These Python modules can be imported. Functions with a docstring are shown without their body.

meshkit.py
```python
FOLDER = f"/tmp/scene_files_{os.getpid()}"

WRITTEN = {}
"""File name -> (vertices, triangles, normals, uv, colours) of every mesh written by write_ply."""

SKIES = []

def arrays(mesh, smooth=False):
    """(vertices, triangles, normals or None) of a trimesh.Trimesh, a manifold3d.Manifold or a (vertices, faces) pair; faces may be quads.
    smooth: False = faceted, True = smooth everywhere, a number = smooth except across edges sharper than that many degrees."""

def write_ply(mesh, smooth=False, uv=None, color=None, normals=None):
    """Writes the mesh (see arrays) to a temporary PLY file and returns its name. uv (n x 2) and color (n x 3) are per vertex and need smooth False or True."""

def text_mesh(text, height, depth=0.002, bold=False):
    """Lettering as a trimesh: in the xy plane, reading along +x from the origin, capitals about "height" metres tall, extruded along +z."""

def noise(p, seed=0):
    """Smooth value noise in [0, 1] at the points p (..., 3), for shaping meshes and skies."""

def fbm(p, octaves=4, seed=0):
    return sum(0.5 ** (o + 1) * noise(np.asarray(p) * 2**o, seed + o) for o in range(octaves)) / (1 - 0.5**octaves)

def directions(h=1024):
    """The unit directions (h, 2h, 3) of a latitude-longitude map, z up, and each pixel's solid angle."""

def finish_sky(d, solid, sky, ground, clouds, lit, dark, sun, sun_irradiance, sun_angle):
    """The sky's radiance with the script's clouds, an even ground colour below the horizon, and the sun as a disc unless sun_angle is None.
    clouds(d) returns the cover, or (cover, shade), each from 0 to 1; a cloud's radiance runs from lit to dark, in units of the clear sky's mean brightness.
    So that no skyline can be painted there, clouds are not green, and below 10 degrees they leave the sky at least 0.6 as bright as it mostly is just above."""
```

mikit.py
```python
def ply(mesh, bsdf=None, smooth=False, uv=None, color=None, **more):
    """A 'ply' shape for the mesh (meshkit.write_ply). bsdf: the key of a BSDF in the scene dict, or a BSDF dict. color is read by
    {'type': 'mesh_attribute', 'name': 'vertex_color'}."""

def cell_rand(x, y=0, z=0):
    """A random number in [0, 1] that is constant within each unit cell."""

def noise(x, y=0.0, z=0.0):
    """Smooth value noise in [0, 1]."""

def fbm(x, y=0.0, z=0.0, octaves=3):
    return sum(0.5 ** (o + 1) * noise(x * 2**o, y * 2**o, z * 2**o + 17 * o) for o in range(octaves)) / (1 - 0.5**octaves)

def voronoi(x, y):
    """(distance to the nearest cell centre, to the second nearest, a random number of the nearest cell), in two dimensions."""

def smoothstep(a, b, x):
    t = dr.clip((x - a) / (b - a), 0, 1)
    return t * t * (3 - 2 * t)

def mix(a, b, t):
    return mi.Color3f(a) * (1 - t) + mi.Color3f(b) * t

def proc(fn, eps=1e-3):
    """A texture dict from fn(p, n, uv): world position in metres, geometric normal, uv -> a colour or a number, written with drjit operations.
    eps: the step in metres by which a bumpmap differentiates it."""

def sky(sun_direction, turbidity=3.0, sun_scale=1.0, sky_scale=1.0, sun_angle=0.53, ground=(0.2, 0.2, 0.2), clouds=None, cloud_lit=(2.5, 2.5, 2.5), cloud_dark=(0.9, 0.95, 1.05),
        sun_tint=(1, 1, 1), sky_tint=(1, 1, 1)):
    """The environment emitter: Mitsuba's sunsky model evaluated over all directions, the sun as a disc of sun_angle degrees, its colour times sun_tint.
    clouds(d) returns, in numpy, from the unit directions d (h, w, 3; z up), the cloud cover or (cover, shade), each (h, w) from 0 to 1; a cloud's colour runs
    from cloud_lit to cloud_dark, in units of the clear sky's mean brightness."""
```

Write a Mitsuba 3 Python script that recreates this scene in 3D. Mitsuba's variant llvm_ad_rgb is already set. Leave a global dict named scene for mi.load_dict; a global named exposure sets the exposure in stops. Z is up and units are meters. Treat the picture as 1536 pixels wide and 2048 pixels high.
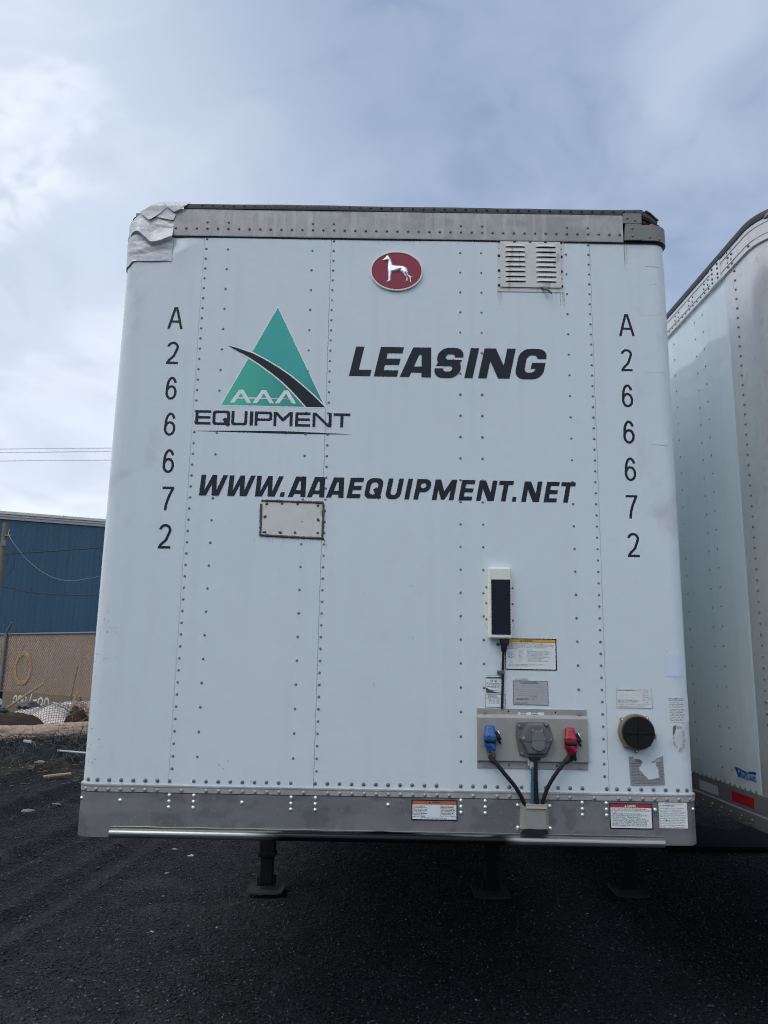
import math, random
import numpy as np, trimesh, mitsuba as mi, mikit, meshkit
import manifold3d as m3
from shapely.geometry import Polygon, LineString, Point, MultiPolygon, box as sbox
from shapely import affinity, union_all
from scipy.spatial import Delaunay
from mikit import proc, noise, fbm, voronoi, cell_rand, smoothstep, mix, ply
import drjit as dr

T = mi.ScalarTransform4f
random.seed(7)
rng = np.random.default_rng(7)
scene, labels = {}, {}

# ------------------------------------------------------------------ camera, sky, exposure
CAM_Z = 1.9
PITCH, ROLL, YAW = 0.18932, 0.01757, -0.00442
F_PX, W_PX = 1538.0, 1536.0
fwd = np.array([math.cos(PITCH) * math.sin(YAW), math.cos(PITCH) * math.cos(YAW), math.sin(PITCH)])
right = np.array([math.cos(YAW), -math.sin(YAW), 0.0])
up = np.cross(right, fwd)
up_r = up * math.cos(ROLL) - right * math.sin(ROLL)
eye = np.array([0.0, 0.0, CAM_Z])
scene['camera'] = {'type': 'perspective', 'fov': math.degrees(2 * math.atan(W_PX / 2 / F_PX)), 'fov_axis': 'x',
                   'near_clip': 0.05, 'far_clip': 3000.0,
                   'to_world': T().look_at(origin=eye.tolist(), target=(eye + fwd).tolist(), up=up_r.tolist())}
exposure = 2.25


def clouds(d):
    x, y, z = d[..., 0], d[..., 1], np.maximum(d[..., 2], 0.0)
    q = np.stack([x / (z + 0.40), y / (z + 0.40), z * 0.5], -1)
    w1 = meshkit.fbm(q * 2.3 + 5.0, 4, seed=21) - 0.5
    w2 = meshkit.fbm(q * 2.3 + 15.0, 4, seed=27) - 0.5
    qw = q + np.stack([w1, w2, w1 * 0.2], -1) * 0.45
    n1 = meshkit.fbm(qw * 1.9 + [3.1, 0.7, 0.0], 5, seed=3) - 0.5
    big = meshkit.fbm(qw * 5.5 + [9.7, 4.3, 1.0], 6, seed=11)
    billow = np.abs(2 * big - 1.0)
    n3 = meshkit.fbm(qw * 17.0 + [1.7, 8.3, 2.0], 5, seed=17) - 0.5
    az, el = np.degrees(np.arctan2(x, y)), np.degrees(np.arcsin(z))
    # a brighter, thinner bank of cloud to the left, a denser blue-grey one to the right
    bank = np.clip((-az - 8.5 + 0.60 * (25 - el) + 22 * n1 + 16 * (big - 0.5) + 8 * n3) / 21.0, -1, 1)
    bank = np.where(np.abs(az) > 90, np.clip(-np.sin(np.radians(az)) + n1, -1, 1), bank)
    bank = 0.5 + 0.5 * np.sin(bank * math.pi / 2)
    shade = 0.84 - 0.57 * bank + 0.35 * n1 + (0.46 + 0.20 * bank) * (big - 0.5) - 0.14 * (billow - 0.17) + 0.42 * n3
    for a0, e0, sa, se, amp in ((-25.7, 31.6, 3.0, 1.5, 0.34), (-28.5, 35.0, 2.6, 2.2, 0.26)):
        w = np.exp(-((az - a0 + 14 * (big - 0.5) + 12 * n3) / sa) ** 2 - ((el - e0 + 12 * n3 + 8 * (big - 0.5)) / se) ** 2)
        shade = shade - amp * w
    thin = np.clip((20 - el) / 20, 0, 1)
    shade = shade - 0.16 * thin
    behind = np.clip(-y * 1.3 + 0.2, 0, 1)
    # the overcast behind the viewer is brightest high up, as overcast skies are, and dull towards the horizon
    high = np.clip((el - 4) / 46, 0, 1)
    shade = shade * (1 - behind) + behind * (0.72 * (1 - high) + 0.30 * (big - 0.5) + 0.25 * n1)
    cover = np.clip(0.95 + 0.5 * n3, 0.75, 1.0)
    return cover, np.clip(shade, 0.0, 1.0)


scene['daylight'] = mikit.sky((-0.42, -0.52, 0.86), turbidity=3, sun_scale=0.17, sun_angle=40, clouds=clouds, sun_tint=(0.86, 1.0, 1.18),
                              cloud_lit=(2.40, 2.58, 2.84), cloud_dark=(0.66, 0.91, 1.36), ground=(0.06, 0.06, 0.06))

# ------------------------------------------------------------------ helpers
taken = {}


def key_for(name):
    n = taken.get(name, 0)
    taken[name] = n + 1
    return name if n == 0 else '%s_%03d' % (name, n)


def obj(name, mesh, bsdf, smooth=False, parent=None, kind=None, label=None, **more):
    k = key_for((parent + '__' if parent else '') + name)
    scene[k] = mesh if isinstance(mesh, dict) else ply(mesh, bsdf, smooth, **more)
    if kind or label:
        labels[k] = {}
        if kind:
            labels[k]['kind'] = kind
        if label:
            labels[k]['label'] = label
    return k


def thing(name, label, category, group=None):
    k = key_for(name)
    labels[k] = {'label': label, 'category': category}
    if group:
        labels[k]['group'] = group
    return k


def tag(k, label, category, group=None, kind=None):
    labels[k] = {'label': label, 'category': category}
    if group:
        labels[k]['group'] = group
    if kind:
        labels[k]['kind'] = kind


def cat(ms):
    ms = [m for m in ms if m is not None and len(m.faces)]
    return trimesh.util.concatenate(ms) if len(ms) > 1 else ms[0]


def xf(mesh, fn):
    return trimesh.Trimesh(fn(np.asarray(mesh.vertices)), mesh.faces, process=False)


def bx(x0, x1, y0, y1, z0, z1, bevel=0.0):
    if bevel:
        b = bevel
        pts = []
        for sx in (0, 1):
            for sy in (0, 1):
                for sz in (0, 1):
                    X, Y, Z = (x0, x1)[sx], (y0, y1)[sy], (z0, z1)[sz]
                    dx, dy, dz = (b, -b)[sx], (b, -b)[sy], (b, -b)[sz]
                    pts += [(X, Y + dy, Z + dz), (X + dx, Y, Z + dz), (X + dx, Y + dy, Z)]
        return trimesh.convex.convex_hull(np.array(pts))
    m = trimesh.creation.box((x1 - x0, y1 - y0, z1 - z0))
    m.apply_translation(((x0 + x1) / 2, (y0 + y1) / 2, (z0 + z1) / 2))
    return m


def tube(pts, r, n=8, caps=True, closed=False):
    pts = np.asarray(pts, float)
    r = np.broadcast_to(np.asarray(r, float), (len(pts),))
    t = np.gradient(pts, axis=0)
    t /= np.linalg.norm(t, axis=1, keepdims=True) + 1e-12
    ref = np.array([0.13, 0.2, 1.0]) if abs(t[0][2]) < 0.9 else np.array([1.0, 0.1, 0.0])
    u = np.cross(t[0], ref)
    u /= np.linalg.norm(u)
    us = []
    for k in range(len(pts)):
        u = u - t[k] * (u @ t[k])
        u /= np.linalg.norm(u)
        us.append(u)
    us = np.array(us)
    ws = np.cross(t, us)
    a = np.arange(n) * 2 * np.pi / n
    v = pts[:, None] + r[:, None, None] * (np.cos(a)[None, :, None] * us[:, None] + np.sin(a)[None, :, None] * ws[:, None])
    v = v.reshape(-1, 3)
    f = []
    i = np.arange(n)
    j = (i + 1) % n
    for k in range(len(pts) - 1):
        b, c = k * n, (k + 1) * n
        f.append(np.stack([b + i, b + j, c + j], 1))
        f.append(np.stack([b + i, c + j, c + i], 1))
    if caps:
        m = len(v)
        v = np.vstack([v, pts[:1], pts[-1:]])
        f.append(np.stack([j, i, i * 0 + m], 1))
        e = (len(pts) - 1) * n
        f.append(np.stack([e + i, e + j, i * 0 + m + 1], 1))
    return trimesh.Trimesh(v, np.vstack(f), process=False)


def bez(ps, n=16):
    """Catmull-Rom curve through the points."""
    ps = np.asarray(ps, float)
    p = np.vstack([2 * ps[0] - ps[1], ps, 2 * ps[-1] - ps[-2]])
    out = []
    for k in range(1, len(p) - 2):
        t = np.linspace(0, 1, n, endpoint=False)[:, None]
        a, b, c, d = p[k - 1], p[k], p[k + 1], p[k + 2]
        out.append(0.5 * (2 * b + (c - a) * t + (2 * a - 5 * b + 4 * c - d) * t * t + (3 * b - a - 3 * c + d) * t ** 3))
    return np.vstack(out + [ps[-1:]])


def dome_unit(n=10):
    rows = [(1.0, 0.0), (0.97, 0.3), (0.72, 0.75), (0.35, 0.96)]
    a = np.arange(n) * 2 * np.pi / n
    v = [(r * math.cos(t), r * math.sin(t), h) for r, h in rows for t in a] + [(0, 0, 1)]
    f = []
    for k in range(len(rows) - 1):
        for i in range(n):
            j = (i + 1) % n
            f += [(k * n + i, k * n + j, (k + 1) * n + j), (k * n + i, (k + 1) * n + j, (k + 1) * n + i)]
    e = (len(rows) - 1) * n
    f += [(e + i, e + (i + 1) % n, len(v) - 1) for i in range(n)]
    return np.array(v, float), np.array(f)


DV, DF = dome_unit()


def domes(items):
    """items: (position, normal, radius, height) -> one mesh of domed heads."""
    vs, fs = [], []
    for k, (p, nrm, r, h) in enumerate(items):
        nrm = np.asarray(nrm, float)
        a = np.cross(nrm, [0, 0, 1.0])
        a /= np.linalg.norm(a)
        b = np.cross(nrm, a)
        vs.append(np.asarray(p) + DV[:, :1] * r * a + DV[:, 1:2] * r * b + DV[:, 2:] * h * nrm)
        fs.append(DF + k * len(DV))
    return trimesh.Trimesh(np.vstack(vs), np.vstack(fs), process=False)


def polys(g):
    if g.is_empty:
        return []
    if g.geom_type == 'Polygon':
        return [g]
    return [p for p in g.geoms if p.geom_type == 'Polygon' and p.area > 1e-9]


def ext(g, h):
    return cat([trimesh.creation.extrude_polygon(p, h, engine='earcut') for p in polys(g)])


# the front wall of the main trailer stands at y = FY; off = distance in front of it
FY, ZD = 3.4272, 1.9
XL, XR, RC = -1.298, 1.338, 0.072
SL, SR = XL + RC, XR - RC
ARC = RC * math.pi / 2


def face(g, off0, off1, y=FY):
    """A shapely outline in (x, height above ZD) as a slab from off0 to off1 in front of the wall."""
    return xf(ext(g, off1 - off0), lambda v: np.stack([v[:, 0], y - off0 - v[:, 2], v[:, 1] + ZD], 1))


def path(s, off=0.0):
    """Point and outward normal at arc length s along the rounded front of the trailer."""
    s, off = np.broadcast_arrays(np.asarray(s, float), np.asarray(off, float))
    a = np.clip((s - SR) / RC, 0, math.pi / 2) - np.clip((SL - s) / RC, 0, math.pi / 2)
    cx = np.clip(s, SL, SR)
    deep = np.maximum(s - SR - ARC, 0) + np.maximum(SL - ARC - s, 0)
    nx, ny = np.sin(a), -np.cos(a)
    return np.stack([cx + nx * (RC + off), FY + RC + ny * (RC + off) + deep, np.zeros_like(nx)], -1), np.stack([nx, ny, nx * 0], -1)


def s_grid(s0, s1, step=0.1):
    g = list(np.arange(s0, s1, step)) + [s1]
    for lo in (SL - ARC, SR):
        g += [x for x in np.linspace(lo, lo + ARC, 9) if s0 < x < s1]
    return np.array(sorted(set(np.round(g, 5))))


def sheet(s, v, off1, off0):
    """Closed sheet over the grid s x v following the rounded front, outer side at off1 (number or (ns, nv) array), inner at off0."""
    S, V = np.meshgrid(s, v, indexing='ij')
    o1 = np.broadcast_to(off1, S.shape)
    o0 = np.broadcast_to(off0, S.shape)
    P1, _ = path(S, o1)
    P0, _ = path(S, o0)
    P1[..., 2] = P0[..., 2] = V + ZD
    return closed_sheet(P1, P0)


def closed_sheet(P1, P0):
    n, m = P1.shape[:2]
    vv = np.vstack([P1.reshape(-1, 3), P0.reshape(-1, 3)])
    I = np.arange(n * m).reshape(n, m)
    a, b, c, d = I[:-1, :-1].ravel(), I[1:, :-1].ravel(), I[1:, 1:].ravel(), I[:-1, 1:].ravel()
    K = n * m
    f = [np.stack([a, b, c], 1), np.stack([a, c, d], 1), np.stack([a + K, c + K, b + K], 1), np.stack([a + K, d + K, c + K], 1)]
    for row, flip in ((I[:, 0], 0), (I[:, -1], 1), (I[0], 1), (I[-1], 0)):
        p, q = row[:-1], row[1:]
        t1, t2 = np.stack([p, p + K, q + K], 1), np.stack([p, q + K, q], 1)
        f += [t1[:, ::-1], t2[:, ::-1]] if flip else [t1, t2]
    return trimesh.Trimesh(vv, np.vstack(f), process=False)


def wrapped(g, off0, off1):
    """Like face(), but x is arc length, so that it follows the rounded corners."""
    def fn(v):
        p, _ = path(v[:, 0], off0 + v[:, 2])
        p[:, 2] = v[:, 1] + ZD
        return p
    return xf(ext(g, off1 - off0), fn)


def profile(pts, x0, x1):
    """Closed outline (off, height) swept along x."""
    m = trimesh.creation.extrude_polygon(Polygon(pts), x1 - x0, engine='earcut')
    out = xf(m, lambda v: np.stack([x0 + v[:, 2], FY - v[:, 0], v[:, 1] + ZD], 1))
    out.invert() if out.volume < 0 else None
    return out


def rr(x0, y0, x1, y1, r):
    r = min(r, (x1 - x0) * 0.49, (y1 - y0) * 0.49)
    return sbox(x0 + r, y0 + r, x1 - r, y1 - r).buffer(r, 6)


def pillow(g, off, hmax, step, k=1.0, y=FY, pw=0.5):
    """A relief over the outline g: rises with the distance from its edge."""
    g = g.buffer(0)
    x0, y0, x1, y1 = g.bounds
    xs, ys = np.meshgrid(np.arange(x0, x1, step), np.arange(y0, y1, step))
    pts = [(a, b) for a, b in zip(xs.ravel(), ys.ravel()) if g.contains(Point(a, b)) and g.exterior.distance(Point(a, b)) > step * 0.4]
    edge = [g.exterior.interpolate(d).coords[0] for d in np.arange(0, g.exterior.length, step * 0.8)]
    P = np.array(pts + edge)
    tri = Delaunay(P).simplices
    c = P[tri].mean(1)
    keep = [g.buffer(step * 0.02).contains(Point(*q)) for q in c]
    tri = tri[np.array(keep)]
    d = np.array([g.exterior.distance(Point(*q)) for q in P])
    h = np.minimum(k * d ** pw * hmax ** (1 - pw), hmax)
    V = np.stack([P[:, 0], y - off - h, P[:, 1] + ZD], 1)
    e = np.cross(V[tri[:, 1]] - V[tri[:, 0]], V[tri[:, 2]] - V[tri[:, 0]])
    tri[e[:, 1] > 0] = tri[e[:, 1] > 0][:, ::-1]
    return trimesh.Trimesh(V, tri, process=False)


# ------------------------------------------------------------------ materials
def flat(c, rough=0.5, metallic=0.0, spec=0.5, **more):
    return {'type': 'twosided', 'bsdf': {'type': 'principled', 'base_color': {'type': 'rgb', 'value': list(c)}, 'roughness': rough, 'metallic': metallic, 'specular': spec, **more}}


def tex(fn, rough=0.5, metallic=0.0, spec=0.5, bump=None, bump_eps=1e-3, **more):
    b = {'type': 'principled', 'base_color': proc(fn), 'roughness': rough, 'metallic': metallic, 'specular': spec, **more}
    if bump:
        b = {'type': 'bumpmap', 'arbitrary': proc(bump, bump_eps), 'scale': 1.0, 'bsdf': b}
    return {'type': 'twosided', 'bsdf': b}


def white_paint(p, n, uv):
    # white paint with faint run marks, a few smudges, specks and thin scratches
    big = fbm(p.x * 1.7, p.y * 1.7, p.z * 1.7, 4)
    fine = fbm(p.x * 38, p.y * 38, p.z * 38, 3)
    runs = fbm(p.x * 26, p.y * 26, p.z * 0.9, 3)
    c = mix((0.625, 0.695, 0.735), (0.66, 0.725, 0.765), big)
    c = mix(c, (0.56, 0.615, 0.635), 0.15 * smoothstep(0.52, 0.72, runs))
    sp = smoothstep(0.72, 0.78, fbm(p.x * 90, p.y * 90, p.z * 90, 2)) * smoothstep(0.56, 0.72, fbm(p.x * 5 + 3, p.y * 5, p.z * 5, 2))
    low = smoothstep(1.9, 1.2, p.z)
    edge = smoothstep(0.95, 1.25, dr.abs(p.x - 0.02))
    c = mix(c, (0.42, 0.44, 0.44), sp * 0.10)
    smud = smoothstep(0.50, 0.80, fbm(p.x * 11, p.y * 11, p.z * 7 + 5, 5)) * smoothstep(0.48, 0.64, fbm(p.x * 3.1, p.y * 3.1, p.z * 2.3 + 9, 2))
    c = mix(c, (0.40, 0.41, 0.40), smud * 0.46 * (0.16 + 0.92 * dr.maximum(edge, 0.5 * low)))
    return c * (0.985 + 0.03 * fine)


def cast_rail(p, n, uv):
    a = fbm(p.x * 60, p.y * 60, p.z * 22, 3)
    b = fbm(p.x * 5, p.y * 5, p.z * 14, 3)
    st = fbm(p.x * 42, p.y * 42, p.z * 2.5, 3)
    c = mix((0.33, 0.33, 0.335), (0.47, 0.465, 0.46), a)
    c = mix(c, (0.29, 0.285, 0.28), 0.6 * smoothstep(0.5, 0.7, b))
    return mix(c, (0.55, 0.55, 0.55), 0.35 * smoothstep(0.52, 0.68, st))


def kick_steel(p, n, uv):
    # rolled steel with watermarks that ran down and pale scuffs
    a = fbm(p.x * 3.2, p.y, p.z * 6, 4)
    run = fbm(p.x * 9 + 0.6 * fbm(p.x * 30, 0, p.z * 30), p.y, p.z * 1.3, 3)
    edge = smoothstep(0.50, 0.58, run + 0.25 * (fbm(p.x * 14, 0, p.z * 25, 2) - 0.5))
    sp = smoothstep(0.70, 0.78, fbm(p.x * 70, p.y * 70, p.z * 70, 2))
    c = mix((0.17, 0.173, 0.178), (0.255, 0.257, 0.26), a)
    c = mix(c, (0.135, 0.137, 0.142), 0.65 * edge)
    c = mix(c, (0.30, 0.30, 0.295), 0.45 * smoothstep(0.56, 0.72, fbm(p.x * 2.1 + 4, p.y, p.z * 11, 4)))
    c = mix(c, (0.20, 0.203, 0.208), 0.15)
    return mix(c, (0.33, 0.33, 0.33), 0.4 * sp) * (0.93 + 0.14 * fbm(p.x * 300, p.y, p.z * 40, 2))


def grease_mask(p):
    w = 0.06 * (fbm(p.x * 7, 4.0, p.z * 60, 3) - 0.5)
    z = p.z - 1.9
    up_ = -0.7165 + 0.012 * (fbm(p.x * 5, 1.0, 2.0, 4) - 0.5) * 2
    mid = smoothstep(-0.58, -0.44, p.x + w * 2) * smoothstep(0.58, 0.50, p.x + w)
    return mid * smoothstep(up_ + 0.004, up_ - 0.001, z)


def nose_rail(p, n, uv):
    g = grease_mask(p)
    c = mix((0.22, 0.23, 0.225), (0.40, 0.41, 0.40), fbm(p.x * 6, p.y * 50, p.z * 90, 3))
    return mix(c, (0.012, 0.014, 0.018), g)


def galvanised(p, n, uv):
    a = fbm(p.x * 55, p.y * 55, p.z * 16, 3)
    b = fbm(p.x * 9, p.y * 9, p.z * 4, 3)
    return mix((0.30, 0.295, 0.275), (0.41, 0.405, 0.385), 0.5 * a + 0.5 * b)


def vent_paint(p, n, uv):
    a = fbm(p.x * 20, p.y * 20, p.z * 20, 4)
    r = smoothstep(0.55, 0.72, fbm(p.x * 60, p.y * 60, p.z * 9, 3)) * smoothstep(0.45, 0.62, fbm(p.x * 11, p.y * 11, p.z * 11 + 4, 2))
    c = mix((0.56, 0.56, 0.53), (0.68, 0.68, 0.65), a)
    return mix(c, (0.30, 0.24, 0.19), 0.6 * r)


def tape_tex(p, n, uv):
    a = fbm(p.x * 30, p.y * 30, p.z * 30, 4)
    w = fbm(p.x * 160, p.y * 160, p.z * 160, 2)
    return mix((0.52, 0.53, 0.55), (0.64, 0.65, 0.675), a) * (0.92 + 0.16 * w)


def tape_bump(p, n, uv):
    return 0.0007 * fbm(p.x * 40, p.y * 40, p.z * 60, 3)


def ground_tex(p, n, uv):
    a = fbm(p.x * 0.55, p.y * 0.55, 0, 4)
    b = fbm(p.x * 6, p.y * 6, 1, 3)
    d1, d2, w = voronoi(p.x * 62, p.y * 62)
    c = mix((0.0115, 0.0125, 0.0155), (0.0225, 0.024, 0.029), b)
    c = c * (0.55 + 0.9 * w)
    pile = smoothstep(11.5, 14.0, p.y - 0.4 * p.x - 2.0 + 2.5 * (a - 0.5))
    c = mix(c, mix((0.030, 0.026, 0.023), (0.075, 0.062, 0.05), fbm(p.x * 9, p.y * 9, 2, 3)), 0.55 * pile * smoothstep(0.35, 0.6, fbm(p.x * 2.2, p.y * 2.2, 5, 3)))
    dust = smoothstep(0.56, 0.72, a) * smoothstep(0.4, 0.62, fbm(p.x * 3, p.y * 3, 7, 3))
    return mix(c, (0.060, 0.060, 0.062), 0.45 * dust)


def ground_bump(p, n, uv):
    d1, d2, w = voronoi(p.x * 48, p.y * 48)
    e1, e2, w2 = voronoi(p.x * 19 + 7, p.y * 19)
    return 0.011 * w * smoothstep(0.0, 0.35, d2 - d1) + 0.010 * w2 * smoothstep(0.0, 0.3, e2 - e1)


def side_paint(p, n, uv):
    a = fbm(p.x * 2, p.y * 2.5, p.z * 2, 4)
    s = fbm(p.y * 30, p.z * 1.1, 0, 3)
    c = mix((0.66, 0.72, 0.74), (0.71, 0.765, 0.785), a)
    return mix(c, (0.58, 0.63, 0.65), 0.2 * smoothstep(0.52, 0.7, s))


def alloy(p, n, uv):
    a = fbm(p.x * 7, p.y * 7, p.z * 2.2, 4)
    b = smoothstep(0.6, 0.75, fbm(p.x * 50, p.y * 50, p.z * 22, 3))
    c = mix((0.56, 0.56, 0.565), (0.74, 0.735, 0.72), a)
    return mix(c, (0.45, 0.44, 0.43), 0.35 * b)


def timber(p, n, uv):
    a = fbm(p.x * 3, p.y * 3, p.z * 40, 4)
    return mix((0.12, 0.10, 0.072), (0.21, 0.18, 0.13), a)


def soil(p, n, uv):
    a = fbm(p.x * 9, p.y * 9, p.z * 9, 4)
    return mix((0.022, 0.016, 0.012), (0.06, 0.045, 0.035), a)


def straw(p, n, uv):
    a = fbm(p.x * 12, p.y * 12, p.z * 30, 4)
    return mix((0.20, 0.14, 0.105), (0.50, 0.38, 0.31), a)


def cloth(p, n, uv):
    a = fbm(p.x * 6, p.y * 6, p.z * 6, 3)
    return mix((0.52, 0.44, 0.415), (0.74, 0.67, 0.64), a)


def screen_tex(p, n, uv):
    a = fbm(p.x * 1.3, p.y * 1.3, p.z * 1.8, 4)
    s = fbm(p.x * 8, p.y * 8, p.z * 0.6, 3)
    c = mix((0.44, 0.295, 0.21), (0.55, 0.39, 0.29), a)
    return mix(c, (0.35, 0.24, 0.175), 0.4 * smoothstep(0.5, 0.65, s))


def cladding(p, n, uv):
    a = fbm(p.x * 0.4, p.y * 0.4, p.z * 0.25, 4)
    s = fbm(p.x * 3.5, p.y * 3.5, p.z * 0.15, 3)
    c = mix((0.026, 0.082, 0.140), (0.033, 0.096, 0.160), a)
    return mix(c, (0.025, 0.074, 0.128), 0.5 * smoothstep(0.45, 0.65, s))


scene['white_paint'] = tex(white_paint, 0.27, spec=0.5)
scene['cast_rail'] = tex(cast_rail, 0.55, 0.25)
scene['kick_steel'] = tex(kick_steel, 0.42, 0.35)
scene['nose_rail'] = tex(nose_rail, 0.24, 0.8)
scene['galvanised'] = tex(galvanised, 0.48, 0.35)
scene['vent_paint'] = tex(vent_paint, 0.5)
scene['silver_tape'] = tex(tape_tex, 0.42, 0.12, bump=tape_bump)
scene['ground_mix'] = tex(ground_tex, 0.9, spec=0.25, bump=ground_bump, bump_eps=4e-3)
scene['side_paint'] = tex(side_paint, 0.045, spec=0.95)
scene['alloy'] = tex(alloy, 0.27, 0.55)
scene['timber'] = tex(timber, 0.8)
scene['soil'] = tex(soil, 0.95, spec=0.2)
scene['straw'] = tex(straw, 0.9, spec=0.2)
scene['cloth'] = tex(cloth, 0.85, spec=0.2)
scene['screen'] = tex(screen_tex, 0.8, spec=0.2)
scene['cladding'] = tex(cladding, 0.45)


def printed_teal(p, n, uv):
    # the printed blend of the logo's upper piece: teal to deep teal at its right foot
    t = smoothstep(0.15, 0.62, (p.x + 0.54) * 1.15 - (p.z - 1.9 - 1.40) * 0.9)
    return mix((0.034, 0.40, 0.365), (0.020, 0.20, 0.20), t)


def printed_green(p, n, uv):
    # the printed blend of the logo's lower piece: green at its left foot to teal at its right
    t = smoothstep(-0.78, -0.42, p.x)
    return mix((0.055, 0.49, 0.34), (0.026, 0.30, 0.265), t)


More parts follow.
